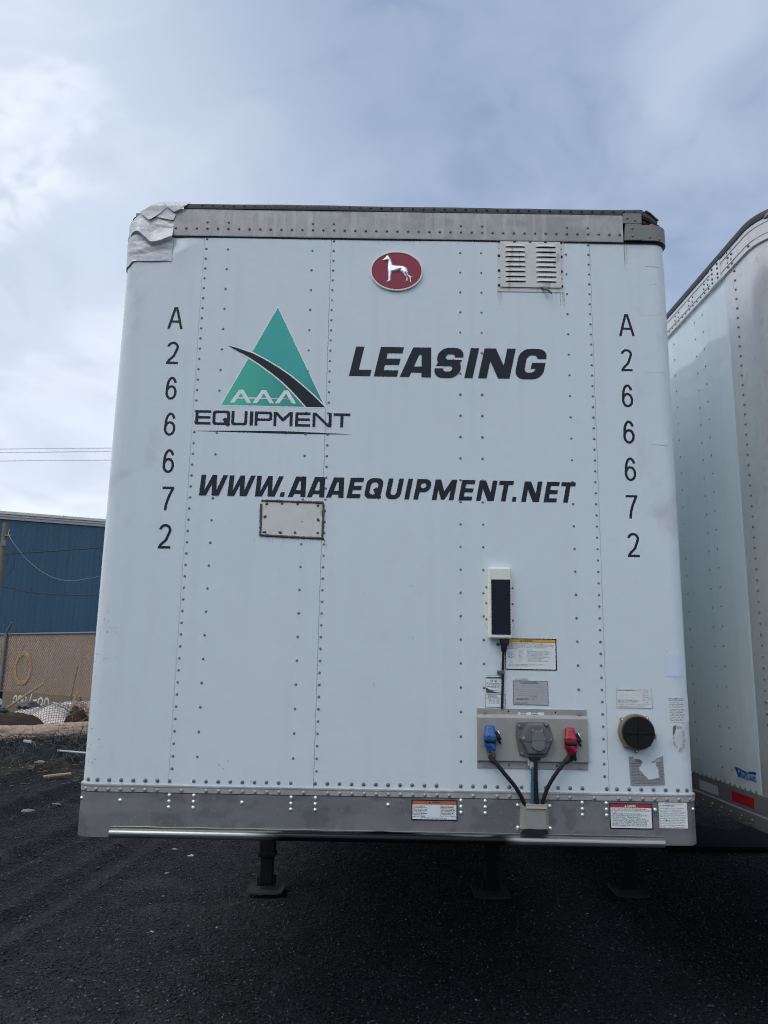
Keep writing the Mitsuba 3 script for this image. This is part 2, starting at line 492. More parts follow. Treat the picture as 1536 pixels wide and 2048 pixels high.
scene['teal'] = tex(printed_teal, 0.4)
scene['green'] = tex(printed_green, 0.4)
for name, args in {
    'joint_and_shade_black': ((0.012, 0.012, 0.014), 0.8), 'roof_black': ((0.055, 0.055, 0.062), 0.6), 'rubber': ((0.013, 0.015, 0.019), 0.6, 0.0, 0.3),
    'ink': ((0.013, 0.017, 0.027), 0.5, 0.0, 0.28), 'ink_thin': ((0.05, 0.055, 0.065), 0.6), 
    'decal_white': ((0.78, 0.80, 0.82), 0.4), 'label_white': ((0.70, 0.73, 0.74), 0.45), 'label_silver': ((0.40, 0.41, 0.42), 0.4), 'label_grey': ((0.27, 0.28, 0.295), 0.55),
    'label_border': ((0.012, 0.010, 0.022), 0.45), 'label_yellow': ((0.62, 0.33, 0.035), 0.45), 'label_orange': ((0.47, 0.12, 0.045), 0.45), 'label_red': ((0.42, 0.025, 0.035), 0.45),
    'label_green': ((0.03, 0.16, 0.10), 0.45), 'emblem_red': ((0.27, 0.016, 0.046), 0.4), 'sealant': ((0.075, 0.068, 0.066), 0.6), 'sealant_black': ((0.02, 0.02, 0.024), 0.55),
    'rivet_grey': ((0.16, 0.165, 0.18), 0.45, 0.4), 'rivet_strip': ((0.34, 0.34, 0.335), 0.42, 0.5), 'olive_cap': ((0.205, 0.21, 0.195), 0.55, 0.15),
    'cream': ((0.72, 0.73, 0.66), 0.4), 'cell': ((0.008, 0.013, 0.024), 0.5, 0.0, 0.22), 'box_grey': ((0.115, 0.115, 0.125), 0.5), 'box_lid': ((0.155, 0.155, 0.165), 0.45),
    'hand_blue': ((0.016, 0.095, 0.32), 0.45), 'hand_red': ((0.31, 0.012, 0.030), 0.42), 'brass': ((0.20, 0.165, 0.12), 0.45, 0.5), 'tan_ring': ((0.20, 0.165, 0.115), 0.55), 'lid_black': ((0.009, 0.012, 0.013), 0.6, 0.0, 0.2),
    'cable_blue': ((0.035, 0.11, 0.20), 0.5), 'lip_cream': ((0.42, 0.40, 0.31), 0.5), 'amber': ((0.55, 0.10, 0.02), 0.25), 'leg_black': ((0.011, 0.011, 0.013), 0.85, 0.0, 0.15), 'leg_plate': ((0.040, 0.041, 0.043), 0.85, 0.0, 0.15),
    'under': ((0.03, 0.03, 0.03), 0.85), 'refl_white': ((0.50, 0.51, 0.52), 0.35), 'refl_red': ((0.42, 0.012, 0.022), 0.3), 'logo_blue': ((0.022, 0.08, 0.32), 0.4),
    'trim_white': ((0.60, 0.60, 0.57), 0.5), 'trim_grey': ((0.40, 0.40, 0.38), 0.5), 'post_grey': ((0.17, 0.18, 0.19), 0.5, 0.3), 'wire_dark': ((0.03, 0.03, 0.035), 0.6), 'wire_pale': ((0.45, 0.46, 0.47), 0.5),
    'graf_yellow': ((0.44, 0.285, 0.13), 0.8), 'graf_white': ((0.55, 0.55, 0.52), 0.8), 'board_brown': ((0.17, 0.13, 0.085), 0.8), 'bag_black': ((0.02, 0.02, 0.024), 0.35), 'net_dark': ((0.028, 0.031, 0.036), 0.85, 0.0, 0.2), 'net_brown': ((0.085, 0.068, 0.060), 0.85), 'stone_grey': ((0.17, 0.175, 0.18), 0.85), 'strand_grey': ((0.075, 0.08, 0.085), 0.7), 'drip': ((0.43, 0.42, 0.40), 0.7), 'scratch_grey': ((0.42, 0.44, 0.46), 0.6),
    'chip_dark': ((0.0145, 0.0158, 0.020), 0.75), 'chip_mid': ((0.082, 0.087, 0.102), 0.85), 'chip_pale': ((0.30, 0.30, 0.30), 0.85), 'wood_pale': ((0.40, 0.29, 0.17), 0.8), 'plastic_white': ((0.62, 0.64, 0.65), 0.4), 'mat_black': ((0.006, 0.007, 0.010), 0.95, 0.0, 0.1),
    'pale_patch': ((0.62, 0.68, 0.80), 0.4), 'roof_grey': ((0.25, 0.26, 0.27), 0.6), 'leaf_dry': ((0.15, 0.115, 0.08), 0.8), 'rust': ((0.10, 0.05, 0.03), 0.8), 'residue': ((0.40, 0.39, 0.39), 0.8), 'chip_mark': ((0.19, 0.195, 0.20), 0.7)}.items():
    scene[name] = flat(*args)
scene['chrome'] = {'type': 'roughconductor', 'material': 'Cr', 'alpha': 0.16}
scene['chrome_matt'] = {'type': 'roughconductor', 'material': 'Al', 'alpha': 0.32}

# ------------------------------------------------------------------ ground
GX, GY = np.arange(-13.0, 7.01, 0.04), np.arange(2.0, 24.01, 0.04)
X, Y = np.meshgrid(GX, GY, indexing='ij')
P = np.stack([X, Y, X * 0], -1)
H = 0.045 * (meshkit.fbm(P * 0.7, 4, 2) - 0.5) + 0.040 * (meshkit.fbm(P * 4.5, 4, 5) - 0.5)
for c0, dirx, wdt, dep in ((-4.6, 0.05, 0.16, 0.075), (-5.9, 0.05, 0.16, 0.07), (-3.4, 0.02, 0.13, 0.05), (-2.6, 0.03, 0.12, 0.035)):
    line = c0 + dirx * (Y - 8) + 0.12 * np.sin(Y * 0.5 + c0)
    r = (X - line)
    tread = 0.6 + 0.8 * meshkit.noise(np.stack([X * 6, Y * 9, X * 0], -1), 3)
    H += -dep * np.exp(-(r / wdt) ** 2) + dep * 0.7 * tread * np.exp(-((np.abs(r) - wdt * 1.7) / (wdt * 0.6)) ** 2)
edge = np.minimum.reduce([X - GX[0], GX[-1] - X, Y - GY[0], GY[-1] - Y])
H *= np.clip(edge / 0.6, 0, 1)


def ground_z(x, y):
    i = np.clip(((np.asarray(x) - GX[0]) / 0.04).astype(int), 0, len(GX) - 1)
    j = np.clip(((np.asarray(y) - GY[0]) / 0.04).astype(int), 0, len(GY) - 1)
    return H[i, j]


I = np.arange(X.size).reshape(X.shape)
a, b, c, d = I[:-1, :-1].ravel(), I[1:, :-1].ravel(), I[1:, 1:].ravel(), I[:-1, 1:].ravel()
near = trimesh.Trimesh(np.stack([X, Y, H], -1).reshape(-1, 3), np.vstack([np.stack([a, b, c], 1), np.stack([a, c, d], 1)]), process=False)
R = 900.0
x0, x1, y0, y1 = GX[0], GX[-1], GY[0], GY[-1]
far = cat([trimesh.Trimesh(np.array([(p, q, 0), (r_, q, 0), (r_, s_, 0), (p, s_, 0)], float), [[0, 1, 2], [0, 2, 3]], process=False)
           for p, r_, q, s_ in ((-R, R, -R, y0), (-R, R, y1, R), (-R, x0, y0, y1), (x1, R, y0, y1))])
k = obj('ground', cat([near, far]), 'ground_mix', True)
tag(k, 'dark asphalt millings of the trailer yard with tyre ruts at the left', 'ground', kind='structure')

# loose millings: small angular stones
sv = trimesh.creation.icosahedron()


def chips(n, xr, yr, smin, smax, seed, dens=None, flatness=0.55):
    g = np.random.default_rng(seed)
    x = g.uniform(*xr, n)
    y = yr[0] + (yr[1] - yr[0]) * g.uniform(0, 1, n) ** 1.5
    keep = np.ones(n, bool)
    if dens is not None:
        keep = g.uniform(0, 1, n) < dens(x, y)
    x, y = x[keep], y[keep]
    n = len(x)
    s = smin * (smax / smin) ** (g.uniform(0, 1, n) ** 2.2)
    oct_v = np.array([(1, 0, 0), (-1, 0, 0), (0, 1, 0), (0, -1, 0), (0, 0, 1), (0, 0, -1)], float)
    oct_f = np.array([(0, 2, 4), (2, 1, 4), (1, 3, 4), (3, 0, 4), (2, 0, 5), (1, 2, 5), (3, 1, 5), (0, 3, 5)])
    V = oct_v[None] * g.uniform(0.55, 1.35, (n, 6, 1)) + g.uniform(-0.35, 0.35, (n, 6, 3))
    V[..., 2] *= flatness * g.uniform(0.7, 1.5, (n, 1))
    V *= s[:, None, None] / 2
    an = g.uniform(0, 2 * np.pi, n)
    ca, sa = np.cos(an)[:, None], np.sin(an)[:, None]
    vx, vy = V[..., 0] * ca - V[..., 1] * sa, V[..., 0] * sa + V[..., 1] * ca
    z = ground_z(x, y)[:, None] + V[..., 2] + s[:, None] * 0.14
    out = np.stack([vx + x[:, None], vy + y[:, None], z], -1).reshape(-1, 3)
    F = (oct_f[None] + (np.arange(n) * 6)[:, None, None]).reshape(-1, 3)
    return trimesh.Trimesh(out, F, process=False)


k = obj('gravel', chips(130000, (-7.5, 5.2), (4.2, 15.0), 0.009, 0.028, 1), 'chip_dark')
tag(k, 'loose black asphalt millings strewn over the yard', 'gravel', kind='stuff')
k = obj('gravel', chips(42000, (-7.5, 5.2), (4.2, 16.0), 0.006, 0.022, 2), 'chip_mid')
tag(k, 'scattered grey gravel chips among the black millings', 'gravel', kind='stuff')
k = obj('gravel', chips(800, (-8, 5.2), (4.2, 16.0), 0.006, 0.020, 3), 'chip_pale')
tag(k, 'sparse pale stone chips on the black yard', 'gravel', kind='stuff')
# ------------------------------------------------------------------ main trailer
TR = thing('semi_trailer', 'white box semi trailer facing the camera with LEASING lettering and a green triangle logo', 'trailer')
LEN = 15.8
ZB = 1.147 - ZD      # lower edge of the kick plate


def part(name, mesh, bsdf, smooth=False, kind=None, label=None, parent=TR):
    return obj(name, mesh, bsdf, smooth, parent, kind, label)


P_LO, P_HI = -0.541, 2.0035
# body behind the front skin: side walls, roof, floor
yb0, yb1 = FY + RC + 0.012, FY + LEN


def body_wall(x_out, sgn):
    ys = np.arange(yb0 + 0.30, yb1, 0.1025)
    zs = np.linspace(P_LO, P_HI, 9) + ZD
    A, B = np.meshgrid(ys, zs, indexing='ij')
    bulge = 0.0011 * np.sin(A * 2 * np.pi / 0.41) * (0.6 + 0.8 * meshkit.noise(np.stack([A * 1.3, B * 1.1, A * 0], -1), 4))
    P1 = np.stack([x_out + sgn * bulge, A, B], -1)
    P0 = np.stack([np.full_like(A, x_out - sgn * 0.03), A, B], -1)
    m = closed_sheet(P1, P0)
    return m


part('side_wall', body_wall(XL, -1), 'side_paint', 40)
part('side_wall', body_wall(XR, 1), 'side_paint', 40)
part('roof', bx(XL + 0.02, XR - 0.02, FY + 0.06, yb1, 2.150 + ZD, 2.166 + ZD), 'roof_grey')
part('rear_doors', bx(XL, XR, yb1, yb1 + 0.05, ZB + ZD + 0.02, 2.15 + ZD), 'white_paint')
part('floor', bx(XL + 0.03, XR - 0.03, FY + 0.05, yb1, P_LO + ZD - 0.03, P_LO + ZD + 0.02), 'under')
part('coupler_underside', bx(XL + 0.2, XR - 0.2, FY + 0.02, FY + 1.5, ZB + ZD + 0.02, ZB + ZD + 0.04), 'under')
for q in range(26):
    part('crossmember', bx(XL + 0.06, XR - 0.06, FY + 1.6 + q * 0.45, FY + 1.64 + q * 0.45, P_LO + ZD - 0.15, P_LO + ZD - 0.031), 'under')
for x_, sg in ((XL, -1), (XR, 1)):
    part('side_rail', bx(x_ - 0.012, x_ + 0.012, FY + 0.26, yb1, ZB + ZD, P_LO + ZD - 0.002), 'kick_steel')
    part('roof_rail', bx(x_ - 0.012, x_ + 0.010, FY + 0.10, yb1, P_HI + ZD + 0.002, 2.148 + ZD), 'alloy')
# backing skin behind the joints
part('backing', sheet(s_grid(XL - 0.3, XR + 0.3), [ZB + 0.01, 2.12], -0.006, -0.014), 'joint_and_shade_black', 40)

SEAM_L, SEAM_2, SEAM_R = -0.9125, -0.2945, 0.9610
G = 0.0008
pan = {}


def skin(name, s0, s1, off):
    s = s_grid(s0, s1, 0.06 if s0 > -1 else 0.016)
    v = np.linspace(P_LO, P_HI, 42) if s0 > -1 else np.hstack([np.linspace(P_LO, 1.60, 34)[:-1], np.linspace(1.60, P_HI, 60)])
    S, V = np.meshgrid(s, v, indexing='ij')
    # oil canning of the thin skin between its fixings
    dent = 0.0
    if s0 < -1:
        # the skin is bent in at the crushed corner: a soft crease runs from the tape up to the first seam
        dd = (V - (1.905 + (S + 1.06) * 0.62)) / math.hypot(1, 0.62)
        dent = (0.006 * np.clip(1 - np.abs(dd) / 0.11, 0, 1) ** 1.5 - 0.004 * np.clip(dd / 0.10, 0, 1)) * np.clip((-0.925 - S) / 0.10, 0, 1) * np.clip((S + 1.085) / 0.04, 0, 1)
    o = off + dent + 0.0021 * (meshkit.fbm(np.stack([S * 2.6, V * 1.9, S * 0], -1), 3, 8) - 0.5) * 2
    return part(name, sheet(s, v, o, off - 0.004), 'white_paint', 40)


pan['left'] = skin('front_panel', XL - 0.32, SEAM_L - G, -0.0014)
pan['a'] = skin('front_panel', SEAM_L + G, SEAM_2 - G, 0.0)
pan['b'] = skin('front_panel', SEAM_2 + G, SEAM_R - G, 0.0)
pan['right'] = skin('front_panel', SEAM_R + G, XR + 0.32, -0.0014)


def on(s, v, off=0.0):
    p, n = path(s, off)
    p = p.copy()
    p[2] = v + ZD
    return p, n


def heads(items, off=-0.0005):
    out = []
    for s, v, r, h in items:
        p, n = on(s, v, off)
        out.append((p, n, r * (1 + 0.06 * rng.uniform(-1, 1)), h))
    return domes(out)


RV, RH = 0.0060, 0.0042
colL = [(-0.900, 1.996 - 0.05142 * q - 0.001, RV, RH) for q in range(49)]
col2 = [(-0.2815 - 0.00005 * q, 1.994 - 0.0514 * q, RV, RH) for q in range(49)]
colR = [(0.9530 - 0.0002 * q, 1.994 - 0.0514 * q, RV, RH) for q in range(49)]
st = lambda x, n: [(x, 1.942 - 0.1028 * q, RV, RH) for q in range(n)]
rowv = -0.5235
skip_low = {1, 10, 11, 23, 24}
low = [(-1.258, rowv, .0085, .005), (-1.215, rowv, .0085, .005)] + [(-1.165 + 0.0515 * q, rowv, .0085, .005) for q in range(5)]
low += [(-0.907 + 0.0516 * q, rowv + 0.0004 * (q % 3), .0085, .005) for q in range(37) if q not in (1, 11, 23, 30, 35)]
low += [(0.994 + 0.0516 * q, rowv, .0085, .005) for q in range(6)] + [(1.293, rowv, .0085, .005)]


# base strip, kick plate, nose rail
sg = s_grid(XL - 0.30, XR + 0.30)


def band(s, prof_pts):
    """A bent strip: prof_pts are (off, v) from top to bottom, swept along the rounded front."""
    v = np.array([q[1] for q in prof_pts])
    o = np.array([q[0] for q in prof_pts])
    S, V = np.meshgrid(s, v, indexing='ij')
    O = np.broadcast_to(o[None], S.shape)
    return sheet_v(S, V, O, -0.004)


def sheet_v(S, V, O1, O0):
    P1, _ = path(S, O1)
    P0, _ = path(S, np.broadcast_to(O0, S.shape))
    P1[..., 2] = P0[..., 2] = V + ZD
    m = closed_sheet(P1, P0)
    m.invert() if m.volume < 0 else None
    return m


strip = part('base_strip', band(sg, [(-0.003, -0.5395), (0.006, -0.5400), (0.0075, -0.5415), (0.0075, -0.5475), (0.0055, -0.550), (0.0055, -0.5695), (0.0045, -0.5708), (-0.003, -0.571)]), 'cast_rail', 35)
srow = [-1.262, -1.216] + [-1.164 + 0.0522 * q for q in range(5)] + [-0.852] + [-0.747 + 0.0515 * q for q in range(7)] + [-0.335] + [-0.232 + 0.0514 * q for q in range(11)] + [0.384, 0.486, 0.538, 0.741, 0.792, 0.896] + [0.997 + 0.0513 * q for q in range(6)] + [1.302]
part('rivets', heads([(x, -0.561, .0088, .005) for x in srow], 0.005), 'rivet_strip', True, 'stuff', parent=strip)

plate_s = s_grid(XL - 0.30, XR + 0.30, 0.05)
zl = lambda s: -0.7525 + 0.0085 * np.clip((s + 1.0) / 2.2, 0, 1)
S, Q = np.meshgrid(plate_s, np.linspace(0, 1, 5), indexing='ij')
V = -0.5735 + (zl(S) + 0.5735) * Q
kick = part('kick_plate', sheet_v(S, V, 0.0032 + 0.0010 * (meshkit.fbm(np.stack([S * 3, V * 4, S * 0], -1), 2, 3) - 0.5), -0.004), 'kick_steel', 40)
# half-round nose rail with a flat flange
a = np.linspace(math.pi * 0.5, -math.pi * 0.5, 13)
rail_pts = [(0.002, -0.7075), (0.0062, -0.7075), (0.0072, -0.7085), (0.0072, -0.7165)] + [(0.0105 + 0.0175 * math.cos(t), -0.7350 + 0.0175 * math.sin(t)) for t in a] + [(0.002, -0.7525)]
part('nose_rail', profile(rail_pts, -1.1405, 1.1800), 'nose_rail', 40, label='polished half-round nose rail smeared with black grease')
bolt = domes([((0, 0, 0), (0, -1, 0), 0.0088, 0.0072)])
sock = cat([bolt, xf(trimesh.creation.cylinder(0.0034, 0.0016, sections=6), lambda v: np.stack([v[:, 0], -0.0068 - v[:, 2], v[:, 1]], 1))])
bolt_ply = ply(sock, 'chrome_matt', 50)
bolts = [(-1.1100, -.605), (-.594, -.605), (.0240, -.603), (1.1508, -.6035)]
for x_ in (-.9025, -.799, -.3865, -.2835, .332, .4345, .8438, .9455):
    bolts += [(x_, -.5805), (x_, -.6055), (x_, -.6290)]
bolts += [(.5705, -.5945), (.7060, -.5950), (.5700, -.6840), (.7058, -.6842)]
for x_, v_ in bolts:
    o_ = 0.0032 if v_ != -.5945 and not (.55 < x_ < .72) else 0.0062
    part('bolt', {**bolt_ply, 'to_world': T().translate([x_, FY - o_, v_ + ZD])}, None, parent=kick)
for s_ in (XL + 0.012, XR - 0.018):
    p, n = on(s_, -0.602, 0.0032)
    part('bolt', domes([(p, n, .0088, .0072)]), 'chrome_matt', 50, parent=kick)

# top rail, dark roof edge
topr = part('top_rail', band(s_grid(-1.10, 1.1235, 0.04), [(-0.003, 2.1500), (0.008, 2.1496), (0.0105, 2.1475), (0.0105, 2.105), (0.0095, 2.072), (0.0075, 2.0150), (0.0060, 2.0088), (-0.003, 2.0082)]), 'cast_rail', 35)
tr = [(-1.054 + 0.05145 * q, 2.0470, .0065, .0045) for q in range(43)] + [(x_, 2.0797, .0065, .0045) for x_ in (-.901, -.797, -.386, -.284, .335, .438, .8505, .952)]
part('rivets', heads(tr, 0.0092), 'rivet_grey', True, 'stuff', parent=topr)
part('joint_shade', sheet(s_grid(-1.06, XR + 0.3), [2.0028, 2.0095], 0.0030, -0.006), 'joint_and_shade_black', 40)  # black strip drawn in as the joint shadow below the top rail
# roof edge: folded dark skin that sags and waves between its fixings
xs = np.linspace(-1.02, 1.222, 90)
wob = 0.005 * (meshkit.fbm(np.stack([xs * 2.3, xs * 0, xs * 0], -1), 3, 1) - 0.5) * 2
top = 2.1815 + 0.0035 * np.clip((xs + 0.2) / 0.5, 0, 1) + wob * 0.6
pro = []
for x_, t_, w_ in zip(xs, top, wob):
    pro.append([(x_, FY + 0.20, 2.172 + ZD), (x_, FY + 0.03, t_ + ZD), (x_, FY - 0.002, t_ - 0.001 + ZD), (x_, FY - 0.012 - w_, t_ - 0.006 + ZD), (x_, FY - 0.016 - w_ * 1.2, (t_ + 2.151) / 2 + ZD), (x_, FY - 0.0135 - w_, 2.1505 + w_ * 0.25 + ZD), (x_, FY - 0.008, 2.1490 + ZD)])
pro = np.array(pro)
edge = closed_sheet(pro, pro + np.array([0, 0.006, -0.003]))
roofe = part('roof_edge', edge, 'roof_black', 40, label='dark folded roof edge')
part('rivets', domes([((x_, FY - 0.0155, 2.166 + ZD), (0, -1, 0.1), .0055, .004) for x_ in np.arange(-0.93, 1.2, 0.0515)]), 'roof_black', True, 'stuff', parent=roofe)
# curled roof skin hanging over the right corner
cur = []
for q, t in enumerate(np.linspace(0, 1, 14)):
    x_ = 1.215 + 0.078 * t
    z_ = 2.186 - 0.060 * t ** 1.25 - 0.002 * math.sin(t * 9)
    thick = 0.034 - 0.012 * t
    cur.append([(x_, FY + 0.26, z_ + ZD), (x_, FY + 0.03, z_ + ZD), (x_, FY - 0.008, z_ - 0.003 + ZD), (x_ - 0.001, FY - 0.013, z_ - 0.012 + ZD), (x_ - 0.004, FY - 0.010, z_ - thick + ZD), (x_ - 0.006, FY + 0.004, z_ - thick + ZD)])
cur = np.array(cur)
part('torn_roof_skin', closed_sheet(cur, cur + np.array([-0.002, 0.006, -0.006])), 'roof_black', 40, label='torn dark roof skin curling over the right corner')
part('roof_lip', closed_sheet(cur[3:, 1:4] + np.array([0.004, -0.006, 0.006]), cur[3:, 1:4] + np.array([0.003, -0.004, 0.003])), 'roof_black', 40)

# cast corner cap at the right
cap = part('corner_cap', sheet(s_grid(1.2105, XR + 0.16, 0.05), [2.0165, 2.03, 2.06, 2.0975], 0.0125, -0.004), 'olive_cap', 40, label='olive grey corner cap, right')
part('cap_plate', face(Polygon([(1.1275, 2.0165), (1.2120, 2.0175), (1.2120, 2.1050), (1.1345, 2.1040)]), 0.0, 0.0155), 'olive_cap', parent=cap)
part('cap_plate', face(Polygon([(1.1230, 2.1035), (1.2125, 2.1050), (1.2130, 2.1560), (1.1985, 2.1572), (1.1260, 2.1562)]), 0.0, 0.0175), 'olive_cap', parent=cap)
part('bracket', face(Polygon([(1.2135, 2.0980), (1.2500, 2.0980), (1.2520, 2.1150), (1.2440, 2.1400), (1.2150, 2.1500)]), -0.020, -0.012), 'galvanised', parent=cap)
part('marker_lamp', face(Polygon([(1.2540, 2.0950), (1.2760, 2.0950), (1.2740, 2.1075), (1.2580, 2.1085)]).buffer(-0.002).buffer(0.002), -0.03, 0.006), 'amber', parent=cap)
for x_, v_, o_ in ((1.1445, 2.1310, .0175), (1.1810, 2.1200, .0175), (1.1665, 2.0790, .0155), (1.1660, 2.0380, .0155), (1.2515, 2.0340, .0125), (1.2960, 2.0265, .0125)):
    p, n = on(x_, v_, o_)
    part('screw', domes([(p, n, .0072, .0045)]), 'olive_cap', 50, parent=cap)
part('screw', domes([((1.2250, FY + 0.012, 2.128 + ZD), (0, -1, 0), .006, .004)]), 'sealant_black', 50, parent=cap)
part('corner_core', sheet(s_grid(1.12, XR + 0.3, 0.05), [2.008, 2.10], -0.02, -0.05), 'roof_black', 40)

# silver tape over the left corner
tp_s = s_grid(XL - 0.22, -1.0650, 0.012)


FOLD = bez([(-1.55, 2.000), (-1.30, 2.004), (-1.262, 2.013), (-1.232, 2.014), (-1.196, 1.983), (-1.166, 1.957), (-1.135, 1.959), (-1.100, 1.972), (-1.055, 1.992)], 12)
smooth_line = lambda s: np.interp(s, FOLD[:, 0], FOLD[:, 1])


def tape_patch(name, poly_fn, v0, v1, base, seed, fold=False, s0=None, s1=None, nv=60):
    s = np.array([q for q in s_grid(s0, s1, 0.0032)])
    rows = np.linspace(0, 1, nv)
    S, Q = np.meshgrid(s, rows, indexing='ij')
    lo, hi = poly_fn(s)
    V = lo[:, None] + (hi - lo)[:, None] * Q
    w = meshkit.fbm(np.stack([S * 22, V * 30, S * 0], -1), 4, seed)
    w2 = meshkit.fbm(np.stack([S * 8 + V * 14, V * 16 - S * 5, S * 0 + 3], -1), 3, seed + 4)
    O = base + 0.004 * w + 0.007 * np.maximum(w2 - 0.42, 0) * 2
    if fold:
        # the loose lower lip of the upper tape: bulges, then drops back over a curved line
        fx = smooth_line(S)
        d = V - fx
        O = O + 0.026 * np.exp(-np.maximum(d, 0) / 0.040) / (1 + np.exp(-d / 0.0016)) * np.clip((S + 1.28) / 0.05, 0.15, 1)
    # the tape follows the rail edge at the top and leans back over the roof
    P1, _ = path(S, O)
    P1[..., 2] = V + ZD
    lean = np.maximum(V - 2.135, 0)
    P1[..., 1] += lean * 0.55
    P0 = P1 + np.array([0.0015, 0.003, 0])
    return closed_sheet(P1, P0)


jag = lambda s, amp, seed: amp * (meshkit.fbm(np.stack([s * 70, s * 0 + seed, s * 0], -1), 3, seed) - 0.5) * 2
tape = thing  # (keeps the name free below)
lower_edge = lambda s: np.interp(s, [XL - 0.25, -1.273, -1.255, -1.0706], [1.835, 1.853, 1.872, 1.8745]) + jag(s, 0.0022, 5)
top_edge = lambda s: np.interp(s, [XL - 0.25, XL - 0.10, XL - 0.02, -1.262, -1.2285, -1.184, -1.1525, -1.10, -1.062], [2.04, 2.06, 2.075, 2.098, 2.1195, 2.087, 2.105, 2.10, 2.092]) + jag(s, 0.003, 6)
tpk = obj('silver_tape', tape_patch('t', lambda s: (lower_edge(s), top_edge(s)), 0, 0, 0.0035, 21, True, XL - 0.20, -1.0640, 150), 'silver_tape', 50, TR, label='silver duct tape wrapped round the left top corner')
def upper_sheet(pts, off, seed, lean_from=2.160):
    g = Polygon(pts)
    x0, y0, x1, y1 = g.bounds
    st_ = 0.006
    xs, ys = np.meshgrid(np.arange(x0, x1, st_), np.arange(y0, y1, st_))
    q = [(a, b) for a, b in zip(xs.ravel(), ys.ravel()) if g.contains(Point(a, b)) and g.exterior.distance(Point(a, b)) > 0.0025]
    e = []
    for d in np.arange(0, g.exterior.length, 0.005):
        p = g.exterior.interpolate(d)
        e.append((p.x + rng.uniform(-.0012, .0012), p.y + rng.uniform(-.0012, .0012)))
    A = np.array(q + e)
    tri = Delaunay(A).simplices
    tri = tri[[g.buffer(0.001).contains(Point(*A[t].mean(0))) for t in tri]]
    w = meshkit.fbm(np.stack([A[:, 0] * 24, A[:, 1] * 24, A[:, 0] * 0], -1), 2, seed)
    p, _ = path(A[:, 0], off + 0.004 * w)
    V = np.stack([p[:, 0], p[:, 1] + np.maximum(A[:, 1] - lean_from, 0) * 0.45, A[:, 1] + ZD], 1)
    c = np.cross(V[tri[:, 1]] - V[tri[:, 0]], V[tri[:, 2]] - V[tri[:, 0]])
    tri[c[:, 1] > 0] = tri[c[:, 1] > 0][:, ::-1]
    n = len(V)
    return trimesh.Trimesh(np.vstack([V, V + np.array([0, 0.0022, 0])]), np.vstack([tri, tri[:, ::-1] + n]), process=False)


obj('tape_strip', upper_sheet([(-1.2300, 2.121), (-1.2050, 2.098), (-1.184, 2.0805), (-1.1525, 2.1015), (-1.1002, 2.1561), (-1.1235, 2.1805), (-1.142, 2.1815), (-1.17, 2.163), (-1.20, 2.141)], 0.019, 31), 'silver_tape', 50, tpk)
obj('tape_strip', upper_sheet([(-1.1240, 2.1815), (-1.1002, 2.1540), (-1.065, 2.1245), (-1.0482, 2.1317), (-1.030, 2.1420), (-0.9867, 2.1825), (-1.05, 2.1835)], 0.023, 37), 'silver_tape', 50, tpk)
obj('tape_strip', upper_sheet([(-1.1500, 2.1015), (-1.1002, 2.1555), (-1.0640, 2.1240), (-1.0580, 2.112), (-1.0660, 2.0845)], 0.0135, 43), 'silver_tape', 50, tpk)
obj('marker_lamp', pillow(Polygon([(-1.279, 2.082), (-1.274, 2.098), (-1.262, 2.111), (-1.248, 2.118), (-1.236, 2.112), (-1.24, 2.09), (-1.255, 2.075)]), -0.035, 0.02, 0.004), 'amber', 50, TR, label='amber marker lamp half hidden by tape')
part('corner_core', sheet(s_grid(XL - 0.3, -1.07, 0.03), [1.99, 2.06, 2.10], 0.0, -0.05), 'roof_black', 40)


# ---------------- lettering (flat vinyl)
def st4(p0, p1, tv):
    return Polygon([(p0[0], p0[1]), (p0[0] + tv, p0[1]), (p1[0] + tv, p1[1]), (p1[0], p1[1])]).buffer(0)


